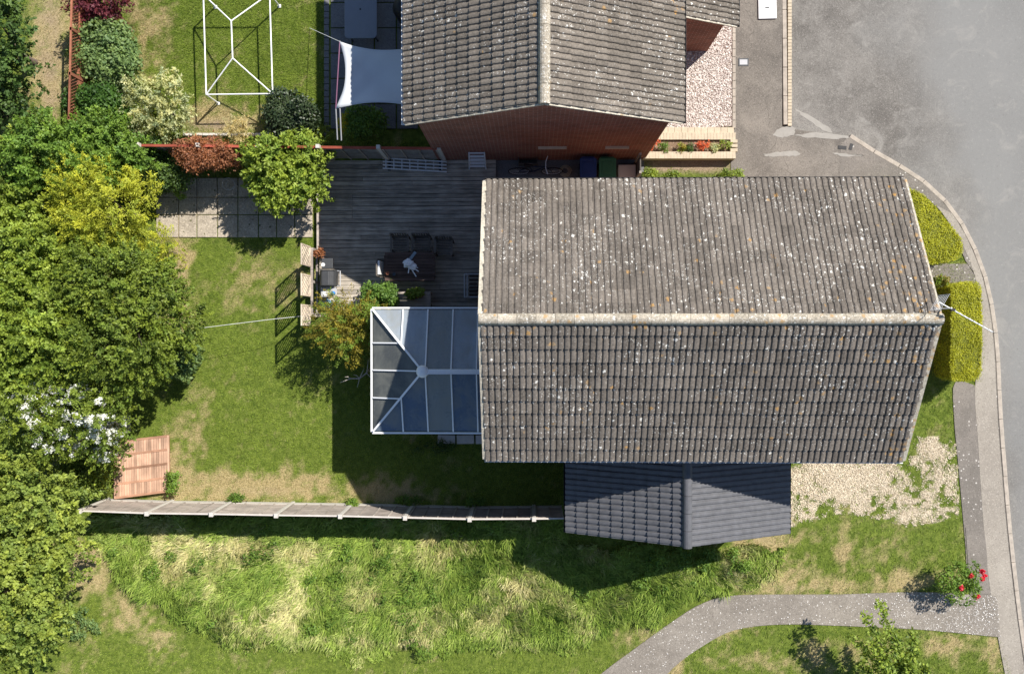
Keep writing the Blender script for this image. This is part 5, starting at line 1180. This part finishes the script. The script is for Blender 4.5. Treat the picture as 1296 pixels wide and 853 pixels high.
for i, (x, y, rx_, lab) in enumerate(((823, 222, 9, 'leafy weeds beside the lattice gate'), (850, 224, 13, 'weed clump on bare soil under the flower bed'), (925, 222, 18, 'bright weeds at the corner of the driveway'))):
    plant('weed_clump', lab, 'weeds', x, y, rx_, 8, .4, L_BRI, 900, .06, 90 + i, 'weed clumps', .09, tr=.008, sub=5, z0=.02)
# rose
rs, B_, cc_, oo_ = plant('rose_bush', 'rose bush with red blooms leaning over the pavement', 'rose bush', 1213, 736, 32, 25, 1.05, L_MID, 2800, .075, 51, None, .13, tr=.025, sub=9, shell=.9)
for x, y, z in ((1243, 723, .9), (1244, 733, .8), (1237, 755, .7), (1217, 744, 1.0), (1246, 728, .7), (1229, 729, 1.0)):
    q = P(x, y, z); leaves('rose_bloom', L_RED, rs, [(np.array(q), np.array([.05, .05, .04]))], 60, .06, .03, per=10, asp=.95)
# arching sapling
sp = thing('arching_shrub', 'young arching shrub with leafy upright shoots beside the footpath', 'shrub', P(1132, 868, 0)); bs = Vector(P(1132, 868, 0))
m = MB(); PT = []; NRM = []
for x, y, z in ((1113, 763, 2.1), (1094, 778, 2.0), (1154, 801, 1.8), (1076, 803, 1.7), (1132, 800, 1.9), (1105, 815, 1.9), (1172, 845, 1.6), (1088, 842, 1.5), (1150, 838, 1.9), (1120, 845, 2.1)):
    tip = P(x, y, z); c1 = bs.lerp(tip, .3) + Vector((0, 0, z * .7)); pts = [bs * (1 - t) ** 2 + c1 * 2 * t * (1 - t) + tip * t * t for t in [k / 8 for k in range(9)]]; m.tube(pts, [.022 - .002 * k for k in range(9)], 6)
    for k in range(420):
        t = .35 + .66 * random.random() ** .8; q = bs * (1 - t) ** 2 + c1 * 2 * t * (1 - t) + tip * t * t; s_ = .13 * (1.15 - t) + .035; PT.append([q.x + random.gauss(0, s_), q.y + random.gauss(0, s_), max(.05, q.z + random.gauss(0, s_ * .7))]); NRM.append([0, 0, 1])
m.build('stems', M_BARK, sp, smooth=True); PT = np.array(PT); V, Fq = leaf_quads(PT, np.array(NRM, float), rng.uniform(.07, .15, len(PT)), .5)
mesh_np('foliage', V, Fq, L_BRI, sp, {'tint': ('FACE', rng.random(len(PT))), 'tint2': ('FACE', rng.random(len(PT)))})
# dead branch
db = thing('dead_branch', 'bleached bare branch sticking out under the bronze conifer', 'branch', P(470, 468, .0)); m = MB(); a = P(472, 462, .1)
root_ = [a, P(464, 472, .8), P(455, 479, .95), P(444, 479, 1.0), P(431, 484, 1.0)]; m.tube(root_, [.03, .025, .02, .015, .005], 6)
for s, e in ((1, P(466, 455, 1.0)), (2, P(447, 474, 1.1)), (2, P(452, 490, .95)), (3, P(436, 477, 1.1)), (1, P(472, 484, .8)), (2, P(461, 466, 1.1))): m.tube([root_[s], root_[s].lerp(e, .5) + Vector((.02, .03, .04)), e], [.014, .01, .004], 5)
m.build('branch', M_DEAD, db)

# clipped hedges
def hedge(label, pts, h, n, seed, bulge=.1):
    poly = poly_px(pts, h); c = Vector((sum(p[0] for p in poly) / len(poly), sum(p[1] for p in poly) / len(poly), 0)); t = thing('clipped_hedge', label, 'hedge', (c.x, c.y, 0), 'clipped hedges in front of the house')
    V = []; k = len(poly); prof = [(.94, 0), (1.0, .35), (1.0, .75), (.95, .92), (.86, 1.0)]
    A = sum(poly[i][0] * poly[(i + 1) % k][1] - poly[(i + 1) % k][0] * poly[i][1] for i in range(k)); poly = poly if A > 0 else poly[::-1]
    for s, z in prof: V += [(c.x + (x - c.x) * s * .95, c.y + (y - c.y) * s * .95, z * h * .97) for x, y in poly]
    fs = [(r * k + i, r * k + (i + 1) % k, (r + 1) * k + (i + 1) % k, (r + 1) * k + i) for r in range(len(prof) - 1) for i in range(k)] + [tuple(range((len(prof) - 1) * k, len(prof) * k))]
    MB().add(V, fs).build('core', plain('hedge_core', (.10, .11, .01), .9) if 'hedge_core' not in bpy.data.materials else bpy.data.materials['hedge_core'], t)
    # leaves on the clipped skin
    tot = []; nn = []
    pa = np.array(poly); mn = pa.min(0); mx = pa.max(0); q = rng.uniform(mn, mx, (n * 3, 2)); q = q[in_poly(q[:, 0], q[:, 1], poly)][:int(n * .5)]
    fx = fbm(q[:, 0], q[:, 1], 3.0, seed); tot.append(np.c_[q, h * .97 + (fx - .5) * .12 + rng.normal(0, .02, len(q))]); nn.append(np.tile([0, 0, 1.0], (len(q), 1)))
    per_ = np.array([math.dist(poly[i], poly[(i + 1) % k]) for i in range(k)]); e = rng.choice(k, int(n * .5), p=per_ / per_.sum()); f = rng.random(len(e))[:, None]; a = pa[e]; b = pa[(e + 1) % k]; s = a * (1 - f) + b * f; zz = rng.random(len(e)) ** .7
    nm = np.c_[(b - a)[:, 1], -(b - a)[:, 0], np.zeros(len(e))]; nm = unit(nm); sc_ = np.interp(zz, [0, .35, .75, .92, 1], [.94, 1, 1, .96, .9]); cc2 = np.array(c[:2]); s = cc2 + (s - cc2) * sc_[:, None] * .97 + nm[:, :2] * rng.normal(0, .03, len(e))[:, None]
    tot.append(np.c_[s, np.maximum(zz * h, .03)]); nn.append(nm + [0, 0, .2]); Pt = np.concatenate(tot); Nn = np.concatenate(nn)
    V, Fq = leaf_quads(Pt, Nn, rng.uniform(.028, .055, len(Pt)), .55, .55, .45); V[:, 2] = np.maximum(V[:, 2], .012)
    tt = np.clip(fbm(Pt[:, 0] + Pt[:, 2], Pt[:, 1], 3.5, seed + 3) * .7 + rng.random(len(Pt)) * .5 - .1, 0, 1); mesh_np('foliage', V, Fq, L_HEDGE, t, {'tint': ('FACE', tt), 'tint2': ('FACE', np.full(len(Pt), .35))})
def rnd_poly(pts): return smooth_px(pts + [pts[0]], 4)[:-1]
hedge('wedge shaped clipped yellow green hedge at the road bend', rnd_poly([(1128, 236), (1158, 240), (1180, 257), (1203, 284), (1219, 306), (1214, 326), (1192, 333), (1160, 333), (1140, 322), (1126, 280)]), 1.15, 30000, 5)
hedge('rectangular clipped yellow green hedge under the aerial', rnd_poly([(1204, 360), (1228, 356), (1241, 362), (1243, 385), (1243, 450), (1241, 476), (1230, 482), (1210, 482), (1204, 476), (1204, 420)]), 1.2, 30000, 6)
hedge('small clipped yellow green hedge behind the roof eave', rnd_poly([(1098, 229), (1120, 225), (1143, 228), (1146, 250), (1100, 252)]), .7, 7000, 7)
plant('leafy_shrub', 'scrubby brown and green shrub at the hedge corner', 'shrub', 1186, 357, 14, 7, .9, L_BRONZE, 900, .07, 95, None, .1, tr=.015, sub=5)

# ------------------------------------------------------------------ grass, gravel, petals
EXC = [DECK, PATH, ROAD_POLY, [(195, 224), (397, 224), (397, 302), (195, 302)], [(411, -100), (560, -100), (560, 178), (411, 178)], GSTRIP, [(600, 190), (815, 190), (815, 262), (600, 262)], [(925, -200), (1000, -200), (1160, 232), (1100, 240), (925, 245)],
       [(812, 160), (932, 160), (932, 202), (812, 202)], [(474, 392), (640, 392), (640, 545), (474, 545)], [(625, 262), (1053, 262), (1053, 550), (625, 550)], [(722, 548), (960, 548), (960, 650), (722, 650)], [(143, 557), (213, 551), (214, 622), (144, 631)],
       [(540, -200), (825, -200), (825, 205), (540, 205)], [(1076, 172), (1060, 250)] + PAVE_IN + [(2500, 980), (2500, -100)]]
def scatter(n, x0, x1, y0, y1):
    x = rng.uniform(x0, x1, n); y = rng.uniform(y0, y1, n); px, py = PX(x, y); ok = (px > -30) & (px < 1330) & (py > -30) & (py < 885)
    for e in EXC: ok &= ~in_poly(px, py, e)
    return x[ok], y[ok], px[ok], py[ok]
def blade_mat(name, green_d, green_l, straw_d, straw_l):
    t = NT(name); a = t.attr('tint'); d = t.attr('dry'); c = t.mix(d, t.mix(a, green_d, green_l), t.mix(a, straw_d, straw_l))
    b = t.n('ShaderNodeBsdfPrincipled'); t.set(b.inputs['Base Color'], c); b.inputs['Roughness'].default_value = .6; b.inputs['Specular IOR Level'].default_value = .25
    tr_ = t.n('ShaderNodeBsdfTranslucent'); t.set(tr_.inputs[0], c); mx = t.n('ShaderNodeMixShader'); mx.inputs[0].default_value = .3; t.t.links.new(b.outputs[0], mx.inputs[1]); t.t.links.new(tr_.outputs[0], mx.inputs[2]); t.t.links.new(mx.outputs[0], t.out.inputs[0]); return t.m
LAWNM = blade_mat('lawn_blade', (.115, .175, .02), (.34, .44, .06), (.36, .30, .13), (.62, .54, .31))
MEADM = blade_mat('meadow_blade', (.10, .185, .022), (.38, .50, .085), (.40, .35, .12), (.75, .68, .36))
def lawn(name, label, x, y, l0, l1, wd_, mat, kill=0.0):
    s = soilness(x, y); g = gravelness(x, y); d = dryness(x, y); n2 = fbm(x, y, 3.0, 61); ok = rng.random(len(x)) > np.clip(s * 1.1 + g * .97 + kill * (1 - n2), 0, .985); x, y, d = x[ok], y[ok], d[ok]; n = len(x)
    an = rng.random(n) * 6.283; L = rng.uniform(l0, l1, n) * (.7 + .6 * fbm(x, y, 1.5, 66)); til = rng.uniform(.35, 1.2, n)
    dx, dy = np.cos(an), np.sin(an); ox, oy = -dy * wd_ / 2, dx * wd_ / 2; z0 = np.full(n, -.015)
    a = np.stack([x - ox, y - oy, z0], -1); b = np.stack([x + ox, y + oy, z0], -1); c = np.stack([x + dx * L * np.sin(til), y + dy * L * np.sin(til), L * np.cos(til)], -1)
    V = np.stack([a, b, c], 1).reshape(-1, 3); dr_ = np.clip((d + rng.normal(0, .16, n) - .25) * 1.7, 0, 1)
    o = mesh_np(name, V, np.arange(3 * n).reshape(n, 3), mat, None, {'tint': ('FACE', np.clip(rng.random(n) * .6 + fbm(x, y, 2.5, 67) * .8 - .2, 0, 1)), 'dry': ('FACE', dr_)}); return tag(o, label, 'grass', kind='stuff')
x, y, px, py = scatter(300000, -14, 3, -6.5, 4); k = in_poly(px, py, LAWN); lawn('lawn_grass', 'mown lawn behind the house with dry patches', x[k], y[k], .025, .07, .012, LAWNM)
x, y, px, py = scatter(200000, -16, -5, 5.5, 12); k = in_poly(px, py, NLAWN); lawn('lawn_grass', 'bright mown lawn round the bare gazebo frame', x[k], y[k], .025, .07, .012, LAWNM)
x, y, px, py = scatter(560000, -18, 17, -12, 12); k = ~in_poly(px, py, LAWN) & ~in_poly(px, py, NLAWN); lawn('verge_grass', 'rough short grass of the verge and track', x[k], y[k], .04, .11, .014, LAWNM, .25)
# long meadow grass: tufts of bent blades leaning in drifts
x, y, px, py = scatter(52000, -15, 9, -12, -5); k = in_poly(px + (fbm(x, y, 1.3, 95) - .5) * 70, py + (fbm(x, y, 1.3, 97) - .5) * 60 * (py > 690), MEADOW); x, y, px, py = x[k], y[k], px[k], py[k]; nt_ = len(x); PB_ = 8
flow = (fbm(x, y, .5, 75) - .5) * 7 + (fbm(x, y, 1.8, 78) - .5) * 4 - 1.3 + rng.normal(0, .8, nt_)
hT = (.14 + .40 * fbm(x, y, 1.4, 81)) * rng.uniform(.5, 1.3, nt_) * np.clip((830 - py) / 30, .3, 1) * np.where(px > 930, .6, 1)
pale = blob(px, py, [(382, 745, 26, 40, 1), (350, 770, 40, 14, .9), (430, 800, 30, 16, 1), (525, 806, 50, 10, .9), (310, 775, 30, 14, .7), (640, 745, 34, 20, .8), (575, 770, 40, 14, .6), (250, 690, 60, 18, .8), (930, 715, 24, 20, .9)]) * (fbm(x, y, 3.5, 99) > .46)
dT = np.clip(pale + (dryness(x, y) * .7 + (fbm(x, y, 1.3, 85) - .5) * 2.0 - .16) * 1.2 + rng.normal(0, .2, nt_), 0, 1); tT = np.clip(.5 * pale + rng.random(nt_) * .75 + fbm(x, y, 1.2, 88) * .7 - .25, 0, 1)
ii = np.repeat(np.arange(nt_), PB_); n = len(ii); x = x[ii] + rng.normal(0, .05, n); y = y[ii] + rng.normal(0, .05, n); an = flow[ii] + rng.normal(0, .42, n); ht = hT[ii] * rng.uniform(.6, 1.2, n)
til = rng.uniform(.4, .95, n); dx, dy = np.cos(an), np.sin(an); wd_ = rng.uniform(.012, .03, n); ox, oy = -dy * wd_ / 2, dx * wd_ / 2; z0 = np.full(n, -.02)
m1x, m1y, m1z = x + dx * ht * .5 * np.sin(til * .5), y + dy * ht * .5 * np.sin(til * .5), ht * .5 * np.cos(til * .5); tx, ty, tz = m1x + dx * ht * .5 * np.sin(til * 1.7), m1y + dy * ht * .5 * np.sin(til * 1.7), m1z + ht * .5 * np.cos(til * 1.7)
V = np.stack([np.stack([x - ox, y - oy, z0], -1), np.stack([x + ox, y + oy, z0], -1), np.stack([m1x + ox, m1y + oy, m1z], -1), np.stack([m1x - ox, m1y - oy, m1z], -1), np.stack([tx, ty, np.maximum(tz, .02)], -1)], 1).reshape(-1, 3)
b5 = np.arange(n)[:, None] * 5; T = np.concatenate([b5 + [0, 1, 2], b5 + [0, 2, 3], b5 + [3, 2, 4]], 0)
d = np.clip(dT[ii] + rng.normal(0, .08, n), 0, 1); tt = np.clip(tT[ii] + rng.normal(0, .12, n), 0, 1)
o = mesh_np('meadow_grass', V, T, MEADM, None, {'tint': ('FACE', np.tile(tt, 3)), 'dry': ('FACE', np.tile(d, 3))}); tag(o, 'long unmown grass bent in drifts along the fence', 'grass', kind='stuff')
wx, wy, wpx, wpy = scatter(900, -15, 9, -12, -5); k = in_poly(wpx, wpy, MEADOW) & (fbm(wx, wy, .8, 111) > .56); wx, wy = wx[k][:70], wy[k][:70]
V, Fq, tt, t2, _, _ = cloud([(np.array([a, b, .22]), np.array([.2, .2, .18]) * rng.uniform(.5, 1.3)) for a, b in zip(wx, wy)], 9000, .07, .09, per=9)
o = mesh_np('meadow_weeds', V, Fq, L_MID, None, {'tint': ('FACE', tt), 'tint2': ('FACE', t2)}); tag(o, 'scattered broad leaved weeds in the long grass', 'weeds', kind='stuff')
plant('pale_weed_clump', 'pale grey green weed clump on the mown grass by the lime tree', 'weeds', 98, 790, 32, 24, .35, L_GREY, 1500, .07, 120, 'weed clumps', .1, tr=.008, sub=7, z0=.02, lump=.3)
# gravel stones
OCT = np.array([[1, 0, 0], [-1, 0, 0], [0, 1, 0], [0, -1, 0], [0, 0, 1], [0, 0, -1]], float); OF = np.array([[0, 2, 4], [2, 1, 4], [1, 3, 4], [3, 0, 4], [2, 0, 5], [1, 2, 5], [3, 1, 5], [0, 3, 5]])
def stones(name, label, x, y, s0, s1, z, mat, cat):
    n = len(x); s = rng.uniform(s0, s1, (n, 1, 1)) * rng.uniform(.6, 1.3, (n, 1, 3)) * [[[1, 1, .55]]]; an = rng.random(n) * 6.28; V = OCT[None] * s + rng.normal(0, .12, (n, 6, 3)) * s
    c, sn = np.cos(an)[:, None], np.sin(an)[:, None]; V = np.stack([V[..., 0] * c - V[..., 1] * sn + x[:, None], V[..., 0] * sn + V[..., 1] * c + y[:, None], V[..., 2] + z], -1).reshape(-1, 3)
    Fc = (np.arange(n)[:, None, None] * 6 + OF[None]).reshape(-1, 3); o = mesh_np(name, V, Fc, mat, None, {'tint': ('FACE', np.repeat(rng.random(n), 8))}); return tag(o, label, cat, kind='stuff')
def stone_mat(name, a, b): t = NT(name); return t.done(t.mix(t.attr('tint'), a, b), .9, spec=.15)
x = rng.uniform(7, 14, 120000); y = rng.uniform(-7, -2.5, 120000); k = rng.random(120000) < gravelness(x, y) * .95; stones('gravel', 'buff gravel spread in front of the garage', x[k], y[k], .009, .021, .0, stone_mat('buff_stone', (.42, .33, .22), (.85, .76, .60)), 'gravel')
x = rng.uniform(3.5, 7, 26000); y = rng.uniform(5.5, 11, 26000); px, py = PX(x, y); k = in_poly(px, py, GSTRIP); stones('gravel', 'pale pinkish gravel chippings beside the brick house', x[k], y[k], .018, .038, .016, stone_mat('pink_stone', (.30, .22, .19), (.82, .76, .70)), 'gravel')
x = rng.uniform(3, 16, 60000); y = rng.uniform(-12, -7.4, 60000); px, py = PX(x, y); k = in_poly(px, py, PATH) & (rng.random(60000) < .05 + .45 * np.clip((px - 1080) / 150, 0, 1) * fbm(x, y, 1.2, 92)); stones('fallen_petals', 'pale petals and chippings scattered on the footpath', x[k], y[k], .01, .024, .016, stone_mat('petal', (.5, .46, .42), (.85, .82, .78)), 'petals')
